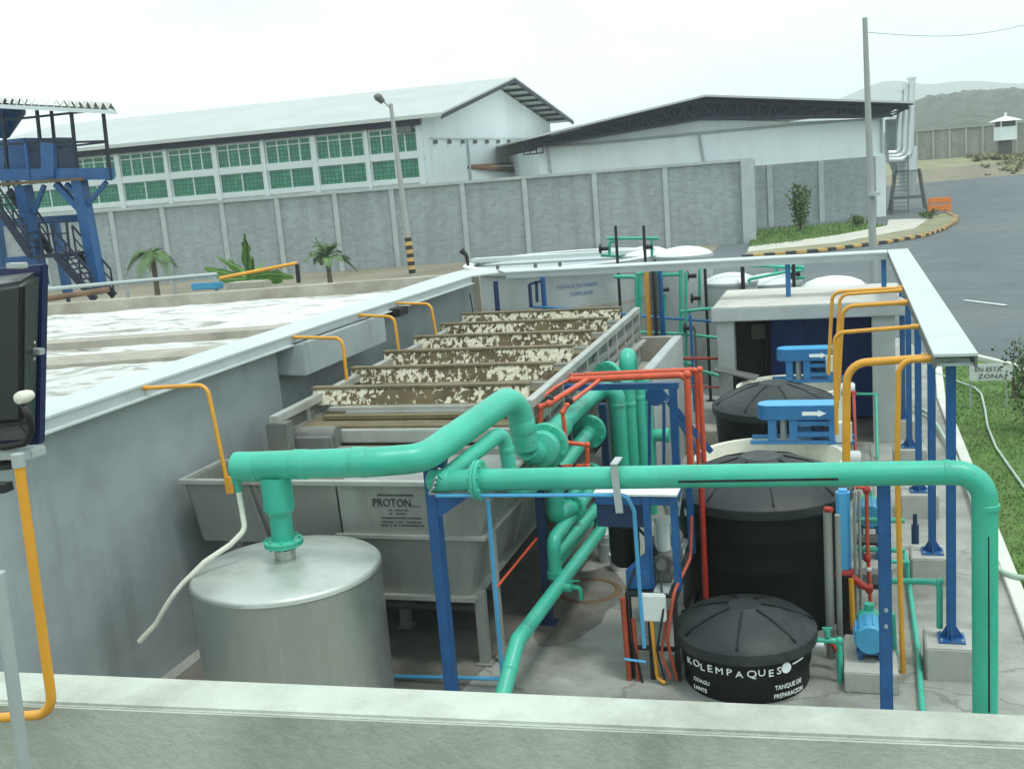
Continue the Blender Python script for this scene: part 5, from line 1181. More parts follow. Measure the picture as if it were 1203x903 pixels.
# lawn sign
sg = T('lawn_sign','small white board on a stake in the lawn beside the tray end','sign',tuple(P(1163,452,z=0)))
q = P(1164,437,y=23.0); q.z = max(q.z,.2)
m = MB(); m.box(q.x-.40,q.x+.40,22.98,23.0,q.z-.17,q.z+.17); m.build('board','white_plastic',sg,bevel=.005)
m = MB(); m.bar((q.x-.37,23.03,0),(q.x-.37,23.03,q.z+.1),.04,.04); m.bar((q.x+.30,23.03,0),(q.x+.30,23.03,q.z+.1),.04,.04); m.build('stake','galvanised',sg)
text('EN ESTA','sign_lettering','dark_mark',sg,(q.x-.30,22.975,q.z+.02),(1,0,0),(0,0,1),.125,.002,sx=1.05); text('ZONA','sign_lettering','dark_mark',sg,(q.x-.24,22.975,q.z-.12),(1,0,0),(0,0,1),.125,.002,sx=1.3)

# ------------------------------------------------------------------ pump hut
ht = T('pump_hut', 'small open-fronted concrete hut with a thick flat roof slab and dark blue door', 'hut', (-.8,21.7,0))
m = MB(); m.hexa([(-2.44,20.32,2.37),(1.0,20.32,2.37),(1.0,23.1,2.37),(-2.44,23.1,2.37)],[(-2.44,20.32,2.62),(1.0,20.32,2.62),(1.0,23.1,2.62),(-2.44,23.1,2.62)]); m.build('roof_slab','concrete_hut',ht,bevel=.015)
m = MB(); m.box(-2.40,.96,20.36,23.06,2.622,2.635); m.build('roof_screed','roof_slab',ht)
m = MB(); m.box(-2.36,-2.04,20.45,20.75,0,2.37); m.box(.42,.82,20.45,20.75,0,2.37); m.build('column','concrete_hut',ht,bevel=.01)
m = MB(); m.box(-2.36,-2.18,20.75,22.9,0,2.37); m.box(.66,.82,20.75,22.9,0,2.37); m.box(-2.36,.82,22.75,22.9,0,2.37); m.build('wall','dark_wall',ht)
m = MB(); m.box(-1.50,.655,22.3,22.36,0.05,2.36); m.build('door','blue_door',ht)
m = MB()
for x in (-.82,-.1): m.box(x-.012,x+.012,22.285,22.3,.05,2.36)
m.build('door_seam','blue_dark',ht)
m = MB(); m.box(-1.9,-1.62,22.6,22.74,1.65,1.95); m.build('meter_box','concrete_old',ht,bevel=.01)
m = MB(); m.tube([(-1.5,22.2,2.2),(-1.62,22.0,.9),(-1.7,21.8,.0)],.03); m.build('strut','black_metal',ht)
m = MB(); q = P(935,367,y=21.4); m.lathe((q.x,21.4,2.25),[(.02,.12),(.12,.08),(.15,0)],n=20); m.build('lamp_shade','galvanised',ht)
# dark shallow tray on stand left of the third tank
t = T('drain_tray','flat dark edged tray on a short stand left of the black tank between the bridges','tray',(-2.3,18.0,0))
pl = [P(838,436,z=1.45),P(843,432,z=1.45),P(892,442,z=1.45),P(886,447,z=1.45)]; m = MB(); m.slab(pl,(0,0,.03)); m.build('pan','dull_steel',t)
c = sum(pl,Vector())/4; m = MB(); m.bar((c.x,c.y,0),(c.x,c.y,1.45),.09,.09); m.build('stand','black_metal',t)

# ------------------------------------------------------------------ back area: clarifier, filter tanks, frames
cl = T('clarifier', 'large round white-rimmed clarifier tank behind the crossing tray', 'tank', (-7.6,28.2,0))
R0 = 2.45; zc = 3.12; CX_ = -7.02; CY_ = 27.3
m = MB(); m.lathe((CX_,CY_,0),[(R0,0),(R0,zc-.12),(R0+.12,zc-.12),(R0+.12,zc),(R0-.1,zc),(R0-.12,zc-.35),(0,zc-.36)],n=80); m.build('shell','concrete_hut',cl)
m = MB(); m.lathe((CX_,CY_,zc-.12),[(R0-.15,0),(R0-.15,.06),(0,.065)],n=80); m.build('float_cover','tray_side',cl)
m = MB(); m.lathe((CX_,CY_,zc),[(R0+.13,.002),(R0+.13,.03),(R0-.13,.03),(R0-.13,.002)],n=80,ring=True); m.build('rim','white_plastic',cl)
m = MB(); m.bar((CX_-R0,CY_,zc+.10),(CX_+R0,CY_,zc+.10),.4,.10); m.build('walkway','tray_cover',cl)
m = MB(); m.lathe((CX_,CY_,2.1),[(R0+.004,0),(R0+.004,.07)],n=80); m.build('stained_band','concrete_old',cl)
for k, (s_, z_) in enumerate((('PLANTA DE TRATAMIENTO',2.62),('CLARIFICADOR',2.44))):
    text(s_,'tank_lettering','blue_mark',cl,None,None,None,.13,.004,cyl=(CX_,CY_,R0+.004,math.pi*1.5+.18+.12*k,z_,0),sx=.62)
for (px,) in ((582,),(630,),(658,)):
    q = P(px,306,y=24.95); yy = CY_-math.sqrt(max(.1,R0**2-(q.x-CX_)**2)); m = MB(); m.bar((q.x,yy,zc-.1),(q.x,yy,zc+.14),.07,.07); m.build('rim_bracket','dull_steel',cl)
def ftank(label, px, py, yy, R, body='galvanised'):
    q = P(px,py,y=yy); t = T('filter_tank', label, 'tank', (q.x,yy,0)); z = q.z
    m = MB(); m.lathe((q.x,yy,0),[(R*.98,0),(R,.1),(R,z-.25),(R*1.04,z-.24),(R*1.04,z-.18),(R*.98,z-.17)],n=36); m.build('shell','concrete_hut',t)
    m = MB(); m.lathe((q.x,yy,z-.18),[(R,0),(R*.9,.07),(R*.6,.15),(R*.25,.19),(0,.2)],n=36); m.build('dome','white_plastic',t); return t
ftank('white domed filter tank behind the two tall black poles', 758,290,27.5,.62)
ftank('white domed filter tank just right of the two tall black poles', 803,290,26.6,.68)
ftank('white domed filter tank rising behind the left end of the hut roof', 858,321,25.2,.60)
ftank('white domed filter tank seen behind the hut roof near the yellow conduits', 979,325,25.0,.66)
ftank('white domed filter tank low between the green frames behind the hut roof', 905,322,26.2,.70)
def pole(label, px, y0, y1, yy, r=.035, mat='black_metal', nm='pipe_pole'):
    a = P(px,y0,y=yy); t = T(nm,label,'pole',(a.x,yy,0)); m = MB(); m.cyl((a.x,yy,0),(a.x,yy,a.z),r,n=12); m.build('tube',mat,t)
    m = MB(); m.box(a.x-.09,a.x+.09,yy-.09,yy+.09,0.003,.015); m.build('foot',mat,t); return t
pole('tall black pole, left one of the two rising above the crossing tray', 723,265,0,25.0)
pole('tall black pole, right one of the two rising above the crossing tray', 756,265,0,25.0)
pole('short black pole left of the hut holding a green line', 828,313,0,24.2)
pole('black pole by the left corner of the hut roof', 872,309,0,24.6,.045)
pole('black pole behind the middle of the hut roof', 932,305,0,25.0,.04)
pole('thick orange upright pipe among the back frames', 759,314,0,23.4,.05,'yellow_conduit','upright_pipe')
pole('blue upright pipe beside the thick orange one', 775,316,0,23.5,.055,'blue_paint','upright_pipe')
pole('black upright pipe between the orange and the blue ones', 767,315,0,23.3,.035,'black_metal','upright_pipe')
pole('blue upright pipe standing left of the clarifier lettering', 637,322,0,24.2,.06,'blue_paint','upright_pipe')
pole('dark blue upright pipe in the corner of the basin wall', 582,330,0,23.6,.06,'blue_dark','upright_pipe')
t = T('blue_bracket','small blue hose bracket on the blue upright by the clarifier','bracket',tuple(P(625,345,y=24))); m = MB(); a,b,c,d = [P(*p,y=24) for p in ((636,330),(622,334),(624,360),(630,330))]; m.bar(a,b,.06,.06); m.bar(b,c,.07,.07); m.bar(d,P(631,355,y=24),.06,.06); m.build('arm','blue_dark',t)
t = T('blue_rail','blue handrail tube along the foot of the clarifier wall','handrail',tuple(P(680,364,y=24))); m = MB(); m.tube([P(622,360,y=24.2),P(690,364,y=24.0),P(760,372,y=23.8),P(845,378,y=23.6)],.03); m.build('tube','blue_bright',t); m = MB()
for px in (626,660,810): q = P(px,366,y=24.1); m.cyl((q.x,q.y,0),(q.x,q.y,q.z),.022,n=8)
m.build('stanchion','blue_bright',t)
G = 'green valve frames at the back'
def gframe(label, lists, yy, r=.035, valves=()):
    t = T('green_pipe_frame', label, 'pipework', tuple(P(*lists[0][-1],y=yy)), G)
    for l in lists: m = MB(); m.tube([P(p[0],p[1],y=p[2] if len(p) > 2 else yy) for p in l],r,.08,10,3); m.build('pipe','green_line',t)
    for px,py in valves:
        q = P(px,py,y=yy-.1); m = MB(); m.cyl(q+Vector((-.12,0,0)),q+Vector((.06,0,0)),.05,n=12); m.lathe(q+Vector((-.16,0,0)),[(.10,0),(.12,.015),(.12,.035),(.05,.05)],(1,0,0),16); m.build('valve','black_metal',t)
    return t
gframe('green valve frame rising above the tray around the two tall black poles', [[(713,280),(774,280)],[(716,300),(716,283),(725,283)],[(766,302),(766,282)],[(706,300),(730,301)]], 25.2, .035, ((712,292),(764,290)))
gframe('green pipe frame under the tray around the orange upright', [[(722,325),(748,325),(748,395)],[(748,322),(790,314),(800,313)],[(800,313),(800,392)],[(772,323),(800,322)],[(752,322),(752,392)],[(780,345),(780,390)]], 24.4, .045, ((783,340),))
gframe('long green pipe loop reaching over the hut roof', [[(822,312),(870,311),(952,316,26.5),(920,320,25.0),(880,328)],[(822,312),(822,360)],[(880,328),(880,334)]], 24.8, .035, ((815,324),(820,350)))
gframe('low green lines left of the hut column', [[(800,366),(828,363),(846,362)],[(740,390),(800,392),(846,397)],[(806,320),(806,440)],[(795,434),(830,437),(846,442)],[(795,424),(815,428),(826,437)]], 23.6, .035, ((812,385),))
gframe('green valve frame standing behind the hut roof right of the pole', [[(912,330),(912,312),(945,314)],[(925,328),(945,326)]], 26.0, .04, ((937,322),))
m = MB(); m.tube([P(793,421,y=22.8),P(846,421,y=22.8)],.03); tag(m.build('red_pipe','red_pipe'),'straight dark red pipe low down left of the hut column','pipe')
m = MB(); m.tube([P(812,454,y=20.6),P(848,455,y=20.6)],.02); tag(m.build('thin_pipe','red_pipe'),'thin reddish pipe just above the third black tank lid edge','pipe')
m = MB(); q = P(810,475,z=.0); m.box(-3.0,-2.2,19.6,20.2,0,.45); tag(m.build('concrete_block','concrete_old',bevel=.02),'low stained concrete block left of the hut front','block')
for (px,yy,y0,y1,lab) in ((811,23.2,370,425,'thin blue stake left of the hut column'),(816,23.0,385,405,'short grey stake left of the hut column')):
    a = P(px,y0,y=yy); m = MB(); m.cyl((a.x,yy,0),(a.x,yy,a.z),.03,n=8); tag(m.build('stake','blue_bright' if 'blue' in lab else 'dull_steel'),lab,'stake')
# ------------------------------------------------------------------ near left: floodlight, its post, conduit
fl = T('floodlight', 'big black floodlight seen from behind at the left edge', 'floodlight', tuple(P(-10,530,y=1.9)))
YL = 1.9
def L(px, py, dy=0): return P(px,py,y=YL+dy)
c0, c1, c2, c3 = L(-70,318), L(46,312), L(44,522), L(-70,516)
m = MB()
front = [L(-70,330,.10),L(48,318,.10),L(42,517,.10),L(-70,523,.10)]
back = [L(-55,345,-.03),L(28,330,-.02),L(27,498,-.02),L(-55,505,-.03)]
m.hexa(front,back); m.build('housing','flood_case',fl,bevel=.012,seg=3)
m = MB(); fr = [L(-72,322,.105),L(49,311,.105),L(45,522,.105),L(-72,530,.105)]; m.slab(fr,(0,.025,0)); m.build('glass_frame','flood_frame',fl,bevel=.003)
m = MB(); m.bar(L(29,412,.06),L(50,413,.06),.02,.014); q = L(37,403,.055); m.cyl(q+Vector((0,-.01,0)),q+Vector((0,.01,0)),.005,n=10); q = L(37,422,.055); m.cyl(q+Vector((0,-.01,0)),q+Vector((0,.01,0)),.005,n=10); m.build('latch','galvanised',fl,bevel=.002)
m = MB(); m.bar(L(10,312,.06),L(30,312,.06),.02,.012); m.build('top_hinge','galvanised',fl,bevel=.002)
m = MB(); q = L(25,467,-.04); m.lathe(q+Vector((0,.03,0)),[(.010,0),(.013,.01),(.0145,.03),(.012,.04),(.004,.044)],(0,-1,0),20); m.build('cable_gland','cream_plastic',fl)
m = MB(); m.sweep(fillet([L(25,470,-.03),L(32,485,-.045),L(38,505,-.03),L(30,520,-.03),L(5,525,-.03),L(-40,518,-.02)],.02,5),.008,10); m.build('cable','black_rubber',fl)
m = MB(); m.bar(L(-60,504,-.03),L(30,497,-.03),.012,.006); m.build('back_seam','black_rubber',fl)
br_ = T('mounting_bracket', 'flat grey steel bar under the floodlight', 'bracket', tuple(L(0,535)))
m = MB(); m.bar(L(-90,533),L(46,531),.05,.022); m.build('bar','galvanised',br_,bevel=.003)
m = MB(); m.bar(L(-60,552),L(20,545),.05,.012); m.bar(L(-60,575),L(10,572),.03,.02); m.build('clamp','black_metal',br_)
cy = T('conduit', 'thick yellow conduit coming down from the floodlight and bending left in front of the parapet', 'conduit', tuple(P(60,830,y=1.72)))
YC = 1.72
m = MB(); m.tube([P(21,535,y=YC),P(66,815,y=YC),P(55,852,y=YC),P(-120,848,y=YC)] if False else [P(21,535,y=YC),P(63,838,y=YC),P(-140,853,y=YC)],.0105,.055,14,8); m.build('pipe','yellow_conduit',cy)
m = MB(); m.cyl(P(20.5,533,y=YC),P(22.5,548,y=YC),.013,n=14); m.build('coupling','galvanised',cy)
gp = T('grey_post', 'thin grey post at the bottom left corner in front of the yellow conduit', 'post', tuple(P(35,960,y=1.55)))
m = MB(); a = P(-2,672,y=1.55); b = P(36,960,y=1.55); m.bar(a,(a+b)/2*1.0,.024,.010) if False else m.sweep([a,b],.0125,14); m.build('tube','galvanised',gp)
m = MB(); m.bar(P(-60,575,y=1.95),P(8,585,y=1.95),.02,.02); m.build('clip','blue_bright',gp) if False else None

# ------------------------------------------------------------------ blue steel tower at left
tw = T('process_tower', 'blue steel process tower with stairs, railings and a corrugated canopy at the left edge', 'tower', (-28,34,0))
YT_ = 34
def W(px, py, dy=0): return P(px,py,y=YT_+dy)
def wb(m, a, b, w=.14, dy=0, dyb=None): m.bar(W(a[0],a[1],dy),W(b[0],b[1],dy if dyb is None else dyb),w,w,up=(0,1,0))
for pts, w in ((((93,212),(118,345)),.42),(((27,218),(48,335)),.46),(((-12,215),(6,335)),.34),(((64,262),(80,345)),.28)):
    m = MB(); wb(m,*pts,w=w,dy=0 if w > .4 else 2.0); m.build('column','blue_paint',tw)
m = MB(); wb(m,(-30,206),(130,204),.42); m.build('platform_beam','blue_paint',tw)
zp = W(60,210).z; xl = W(-60,210).x; xr = W(128,208).x
m = MB(); m.slab([W(-60,202),W(127,202),W(127,202,3),W(-60,202,3)],(0,0,.08)); m.build('platform_deck','blue_dark',tw)
m = MB(); wb(m,(-30,206),(130,204),.3,3.0); m.bar(W(127,207),W(127,206,3.0),.25,.3); m.build('platform_beam','blue_paint',tw)
m = MB(); wb(m,(66,216),(95,247),.22); wb(m,(95,250),(125,214),.14); wb(m,(78,216),(93,232),.16); wb(m,(40,250),(52,218),.14); wb(m,(10,258),(-20,226),.16); m.build('knee_brace','blue_paint',tw)
m = MB()
for px, top in ((3,133),(43,127),(83,126),(121,130)): wb(m,(px,top),(px+9 if px > 5 else px+7,212),.10)
wb(m,(-10,170),(125,166),.08); wb(m,(30,178),(125,167),.07); wb(m,(-10,143),(112,130),.08); m.build('railing','steel_dark_blue',tw)
m = MB()
for px, top in ((60,128),(121,128)): m.bar(W(px,top,3),W(px+8,206,3),.10,.10)
m.build('railing','steel_dark_blue',tw)
m = MB(); a = W(-40,121,-.6); b = W(136,130,-.6); n = 20; dv_ = (b-a)
for k in range(n):
    p = a+dv_*(k/n); q = a+dv_*((k+.5)/n); r2 = a+dv_*((k+1)/n); h = Vector((0,0,.26))
    o = W(50,124,3.2)-W(50,126,-.6)
    m.add([p,q+h,q+h+o,p+o],[(0,1,2,3)]); m.add([q+h,r2,r2+o,q+h+o],[(0,1,2,3)])
m.build('canopy','canopy_sheet',tw)
m = MB(); m.bar(a+Vector((0,0,-.06)),b+Vector((0,0,-.06)),.10,.14); m.bar(a+o+Vector((0,0,-.06)),b+o+Vector((0,0,-.06)),.1,.14); m.build('canopy_edge','white_band',tw)
m = MB(); q0 = W(-10,150,1); q1 = W(12,148,1); m.lathe((q1.x-.6,YT_+1.3,zp+1.7),[(.15,0),(.9,.9),(.9,1.1),(.3,1.3)],n=20); m.box(xl+.3,W(20,190).x,YT_+.6,YT_+2,zp+.2,zp+1.6); m.build('press_hopper','blue_paint',tw,bevel=.03)
m = MB(); m.box(W(20,190).x,W(55,190).x,YT_+.6,YT_+1.8,zp+.25,zp+1.5); m.build('press_body','blue_dark',tw,bevel=.03)
m = MB(); m.bar(W(30,168,-.2),W(35,212,-.2),.10,.1); m.bar(W(57,168,-.2),W(58,208,-.2),.55,.2,up=(0,1,0)); m.build('cabinet','blue_paint',tw)
m = MB(); wb(m,(-20,218),(98,210),.10,-.4); m.build('service_pipe','rust_stain',tw)
# stairs: upper flight and lower flight with landing
def flight(a, b, name):
    m = MB(); wid = 1.1
    A_ = W(*a,dy=-.9); B_ = W(*b,dy=-.9); o = Vector((0,wid,0))
    m.bar(A_,B_,.10,.28); m.bar(A_+o,B_+o,.10,.28); N = 9
    for k in range(1,N): q = A_.lerp(B_,k/N); m.box(q.x-.16,q.x+.16,q.y,q.y+wid,q.z-.02,q.z+.02)
    f = m.build(name,'steel_dark_blue',tw)
    m = MB()
    for oo in (Vector((0,0,0)),o):
        m.bar(A_+oo+Vector((0,0,1)),B_+oo+Vector((0,0,1)),.06,.06); m.bar(A_+oo+Vector((0,0,.55)),B_+oo+Vector((0,0,.55)),.04,.04)
        for k in range(4): q = A_.lerp(B_,k/3)+oo; m.bar(q,q+Vector((0,0,1)),.05,.05)
    m.build('stair_railing','steel_dark_blue',f)
flight((-15,225),(36,300),'stair_flight'); flight((66,300),(112,352),'stair_flight')
m = MB(); a = W(36,301,-.9); b = W(82,298,-.9); m.box(a.x,b.x,a.y,a.y+1.3,a.z-.1,a.z+.02); m.build('landing','steel_dark_blue',tw)
m = MB(); wb(m,(0,262),(95,256),.28,1.5); wb(m,(8,306),(40,303),.22,1.5); wb(m,(78,300),(108,295),.16,1.5); m.build('lower_beam','blue_paint',tw)
m = MB(); wb(m,(45,260),(50,300),.07,-.9); wb(m,(78,260),(82,298),.07,-.9); wb(m,(45,275),(80,274),.05,-.9); wb(m,(44,262),(80,260),.05,-.9); m.build('landing_railing','steel_dark_blue',tw)
# pipes and rails beyond the basin end wall
t = T('white_rail','long pale pipe railing along the far edge of the foam basin','handrail',tuple(P(150,333,y=23.5)))
m = MB(); m.tube([P(-20,346,y=21.5),P(50,340,y=22.2),P(255,322,y=23.4)],.05); m.build('rail','galvanised',t)
m = MB()
for px,py in ((52,340),(148,331),(204,327),(252,322)):
    q = P(px,py,y=22.4+.005*(px-52)); m.cyl((q.x,q.y,q.z-.9),(q.x,q.y,q.z),.045,n=10)
m.build('stanchion','galvanised',t)
t = T('rusty_pipe','rusty brown pipe behind the left part of the basin end wall','pipe',tuple(P(100,345,y=21.9))); m = MB(); m.tube([P(-10,356,y=20.6),P(50,352,y=21.0),P(128,340,y=22.3)],.07); m.build('pipe','rust_stain',t)
m = MB(); q = P(80,350,y=21.4); m.bar((q.x,q.y,q.z-.7),(q.x,q.y,q.z),.07,.07); m.build('support','black_metal',t)
t = T('yellow_handrail','sloping yellow pipe on a black stub at the far basin corner','pipe',tuple(P(350,325,y=24))); m = MB(); m.tube([P(258,327,y=23.2),P(349,309,y=24)],.045); m.build('tube','yellow_conduit',t); m = MB(); a = P(349,310,y=24); b = P(351,332,y=24); m.bar(a,b,.08,.08,up=(0,1,0)); m.build('stub','black_metal',t)
t = T('blue_trough','short blue steel trough behind the basin end wall','trough',tuple(P(240,337,y=23))); m = MB(); a = P(226,337,y=23.2); b = P(262,335,y=23.4); m.bar(a,b,.2,.16); m.build('body','motor_blue',t,bevel=.02); m = MB(); m.bar(a+Vector((0,-.09,.085)),b+Vector((0,-.09,.085)),.02,.02); m.build('lip','line_blue',t)
m = MB(); a = P(265,342,y=22.7); b = P(313,338,y=22.9); m.box(a.x,b.x,22.75,23.2,2.9,a.z+.18); tag(m.build('concrete_block','concrete_old',bevel=.03),'brownish concrete block on the basin end wall below the banana plant','block')
# dark nozzle sticking up at the tray corner
t = T('spray_nozzle','dark curved nozzle sticking up at the far left tray corner','nozzle',tuple(P(549,308,y=23))); m = MB(); m.sweep(fillet([P(550,312,y=23),P(548,300,y=23),P(542,294,y=23)],.1,4),[.03]*1+[.045]*(len(fillet([P(550,312,y=23),P(548,300,y=23),P(542,294,y=23)],.1,4))-2)+[.07],10); m.build('body','black_rubber',t)
t = T('hose_reel','black cable drooping from a small dark clamp at the back corner of the unit','cable',tuple(P(553,375,y=20.6))); m = MB(); m.tube([P(552,345,y=20.6),P(556,368,y=20.6)],.012); m.ball(P(556,371,y=20.6),.09,12); m.build('cable','black_rubber',t)
m = MB(); q = P(455,362,y=17.2); m.box(q.x,q.x+.35,16.9,17.3,q.z-.12,q.z+.02); tag(m.build('rubber_block','black_rubber',bevel=.01),'small black cap under the joint of the basin wall tray','cap')

# ------------------------------------------------------------------ poles, barrier
lp = T('street_lamp','leaning concrete street lamp with black and yellow striped foot by the block wall','street lamp',tuple(P(484,321,z=0)))
a = P(485,325,z=0); b = P(459,122,y=a.y+.3)
m = MB(); m.sweep([a+Vector((0,0,-.2)),b],[.20,.11],16); m.build('pole','pole_grey',lp)
m = MB(); n = 9; dd = b-a
for k in range(n):
    if k % 2 == 0:
        f0 = .02+.21*k/n; f1 = .02+.21*(k+1)/n; m.cyl(a+dd*f0,a+dd*f1,.205-.02*f0,n=18)
m.build('black_stripe','black_rubber',lp)
m = MB(); m.cyl(a+dd*.018,a+dd*.235,.202,.196,n=18); m.build('yellow_base','kerb_yellow',lp)
m = MB(); m.tube([b+Vector((0,0,-.3)),b+Vector((-.35,-.1,.15)),P(447,115,y=a.y-.2)],.05); m.build('arm','galvanised',lp)
m = MB(); p = P(450,120,y=a.y-.2); q = P(444,114,y=a.y-.4); m.cyl(p,q,.16,.24,n=14); m.ball(q,.24,12,(1,1,.8)); m.build('lamp_head','dull_steel',lp)
ul = T('utility_pole','tall slender grey concrete pole rising behind the hut','pole',tuple(P(1028,360,z=0)))
a = P(1027.5,345,y=41); a.z = 0; b = P(1016,21,y=41); m = MB(); m.sweep([(a.x,41,-.2),(b.x,b.y,b.z)],[.15,.085],14); m.build('pole','pole_grey',ul)
m = MB(); q = P(1027,228,y=40.8); m.cyl(q+Vector((0,0,-.06)),q+Vector((0,0,.06)),.2,n=14); m.build('band','galvanised',ul)
m = MB(); e = P(1260,12,y=52); a_ = P(1017,38,y=41)
pts = [a_.lerp(e,k/14)+Vector((0,0,-.5*math.sin(math.pi*k/14))) for k in range(15)]; m.sweep(pts,.013,6); tag(m.build('power_line','pole_grey'),'thin overhead wire running right from the tall slender pole','wire')
ob_ = T('road_barrier','small orange plastic barrier standing at the rounded kerb corner','barrier',tuple(P(1104,249,z=0.1)))
q = P(1104,249,z=.1); s_ = P(1119,249,z=.1).x-P(1089,249,z=.1).x; x0 = q.x-s_/2; x1 = q.x+s_/2; y = q.y
hz_ = P(1104,232,y=y).z
m = MB(); m.box(x0,x1,y-.08,y+.08,hz_-.42,hz_); m.box(x0,x1,y-.08,y+.08,hz_-1.0,hz_-.52); m.build('panel','barrier_orange',ob_,bevel=.05)
m = MB()
for x in (x0+.15,x1-.15): m.bar((x,y,.1),(x,y,hz_-.05),.1,.1); m.box(x-.1,x+.1,y-.4,y+.4,.1,.18)
m.build('leg','barrier_orange',ob_)

# ------------------------------------------------------------------ plants
def frond(m, o, az, L, up, droop, w, rg, leaflets=26, flat=False):
    pts = []
    for k in range(11):
        f = k/10; r = L*(f*math.cos(up)*(1-.12*f)); z = L*(math.sin(up)*f-droop*f*f)
        pts.append(Vector(o)+Vector((math.cos(az)*r,math.sin(az)*r,z)))
    m.sweep(pts,[.022*(1-.8*k/10) for k in range(11)],5)
    sd = Vector((-math.sin(az),math.cos(az),0))
    for k in range(leaflets):
        f = .12+.86*k/leaflets; i = min(9,int(f*10)); p = pts[i].lerp(pts[i+1],f*10-i); d = (pts[i+1]-pts[i]).normalized()
        ln = w*math.sin(math.pi*min(1,.18+.82*f))**.7*rg.uniform(.8,1.1)
        for s in (-1,1):
            t = (sd*s*.85+d*.55+Vector((0,0,-.25 if not flat else .05)))*ln; wd = d*(.011 if flat else .020)
            m.add([p-wd,p+wd,p+t*.6+wd*.7+Vector((0,0,-.02)),p+t+Vector((0,0,-.12*ln)),p+t*.6-wd*.7],[(0,1,2,3,4)])
def palm(label, base, h, L, n, seed, thick=.13, droop=.75, w=.4, flat=False):
    rg = random.Random(seed); t = T('palm_tree',label,'palm',tuple(base)); b = Vector(base)
    m = MB(); m.sweep([b+Vector((0,0,-.1)),b+Vector((.03,0,h*.5)),b+Vector((0,0,h))],[thick*1.15,thick,thick*.8],12)
    for k in range(9): z = h*(k+.5)/9; m.lathe(b+Vector((.02,0,z)),[(thick*.95,0),(thick*1.1,.05),(thick*.95,.08)],n=12)
    m.build('trunk','bark',t)
    m = MB()
    for k in range(n):
        az = 2*math.pi*k*.382+rg.uniform(-.2,.2); u = rg.uniform(.1,1.25); frond(m,b+Vector((0,0,h)),az,L*rg.uniform(.8,1.1),u,droop*rg.uniform(.6,1.1),w,rg,34,flat)
    m.build('crown','palm_leaf',t)
q = P(182,325,y=50); hz2 = P(180,299,y=50).z; palm('leafy young palm with arching fronds beside the blue tower', (q.x,50,0), hz2, 1.9, 14, 3, .14, 1.05, .5)
q = P(387,328,y=46); hz2 = P(387,303,y=46).z; palm('small feathery palm with thin fronds in front of the block wall', (q.x,46,0), hz2, 1.6, 26, 8, .12, .55, .34, True)
# banana plant
rg = random.Random(21); q = P(290,332,y=30); bn = T('banana_plant','banana plant with one upright leaf and broad side leaves behind the basin','plant',(q.x,30,0))
m = MB(); m.sweep([(q.x,30,0),(q.x,30,P(290,325,y=30).z)],[.16,.10],12); m.build('stem','banana_leaf',bn)
def bleaf(m, pts, w):
    n = len(pts); sd0 = None; vs = []
    for k,p in enumerate(pts):
        d = (pts[min(k+1,n-1)]-pts[max(k-1,0)]).normalized(); sd = d.cross(Vector((0.2,1,.15))).normalized(); f = k/(n-1); ww = w*math.sin(math.pi*(.10+.88*f))**.6
        vs += [p-sd*ww*rg.choice((.55,.9,1,1.1,1.05))+Vector((0,.08*ww,-.35*ww)),p,p+sd*ww*rg.uniform(.8,1.1)+Vector((0,-.08*ww,-.35*ww))]
    fs = []
    for k in range(n-1):
        a = 3*k; fs += [(a,a+1,a+4,a+3),(a+1,a+2,a+5,a+4)]
    m.add(vs,fs)
for pts, w in (([(292,322),(290,310),(290,296),(289,285),(287,274)],.22),([(290,322),(280,314),(268,308),(254,301)],.17),([(290,325),(272,322),(256,319),(240,315)],.19),([(292,325),(312,322),(330,322),(345,325)],.22),([(290,326),(300,318),(308,310),(312,304)],.08),([(290,328),(270,328),(258,330)],.15),([(292,328),(306,329),(322,330)],.15),([(291,324),(296,312),(297,302)],.14)):
    P_ = [P(*p,y=30+(.4*i if pts[0][0] == 290 else -.3*i)) for i,p in enumerate(pts)]; fine = [p_ for a_, b_ in zip(fillet(P_,.6,3), fillet(P_,.6,3)[1:]) for p_ in (a_, a_.lerp(b_,.5))]+[P_[-1]]; mm = MB(); mm.sweep([p_+Vector((0,-.01,-.01)) for p_ in P_],[.03]*(len(P_)-1)+[.008],6); bleaf(mm,fine,w); mm.build('leaf','banana_leaf',bn)
def shrub(label, base, h, w, n, seed, mat='shrub_leaf', size=.10, nm='shrub', gaps=.45, stems=7):
    rg = random.Random(seed); t = T(nm,label,'shrub' if nm=='shrub' else 'tree',tuple(base)); b = Vector(base); m = MB(); tips = []
    for k in range(stems):
        a = rg.uniform(0,6.28); r = w*rg.uniform(.15,.5); top = b+Vector((math.cos(a)*r,math.sin(a)*r,h*rg.uniform(.55,.98)))
        m.sweep([b+Vector((rg.uniform(-.05,.05),0,-.05)),b.lerp(top,.5)+Vector((rg.uniform(-.1,.1),0,0)),top],[.035,.02,.008],6); tips += [b.lerp(top,f) for f in (.35,.55,.75,.95)]
    m.build('stem','bark',t); m = MB()
    for _ in range(n):
        c = rg.choice(tips); p = c+Vector((rg.gauss(0,w*.17),rg.gauss(0,w*.17),rg.gauss(0,h*.07)))
        a = Vector((rg.uniform(-1,1),rg.uniform(-1,1),rg.uniform(-.3,1))).normalized()*size*rg.uniform(.6,1.3); s = a.cross(Vector((rg.uniform(-1,1),rg.uniform(-1,1),rg.uniform(-1,1)))).normalized()*size*.32
        m.add([p,p+a*.5+s,p+a,p+a*.5-s],[(0,1,2,3)])
    m.build('foliage',mat,t); return t
q = P(941,272,z=.1); shrub('tall loose yellow-green bush against the grey warehouse base', q, P(941,218,y=q.y).z, 1.1, 750, 4, 'shrub_leaf', .26)
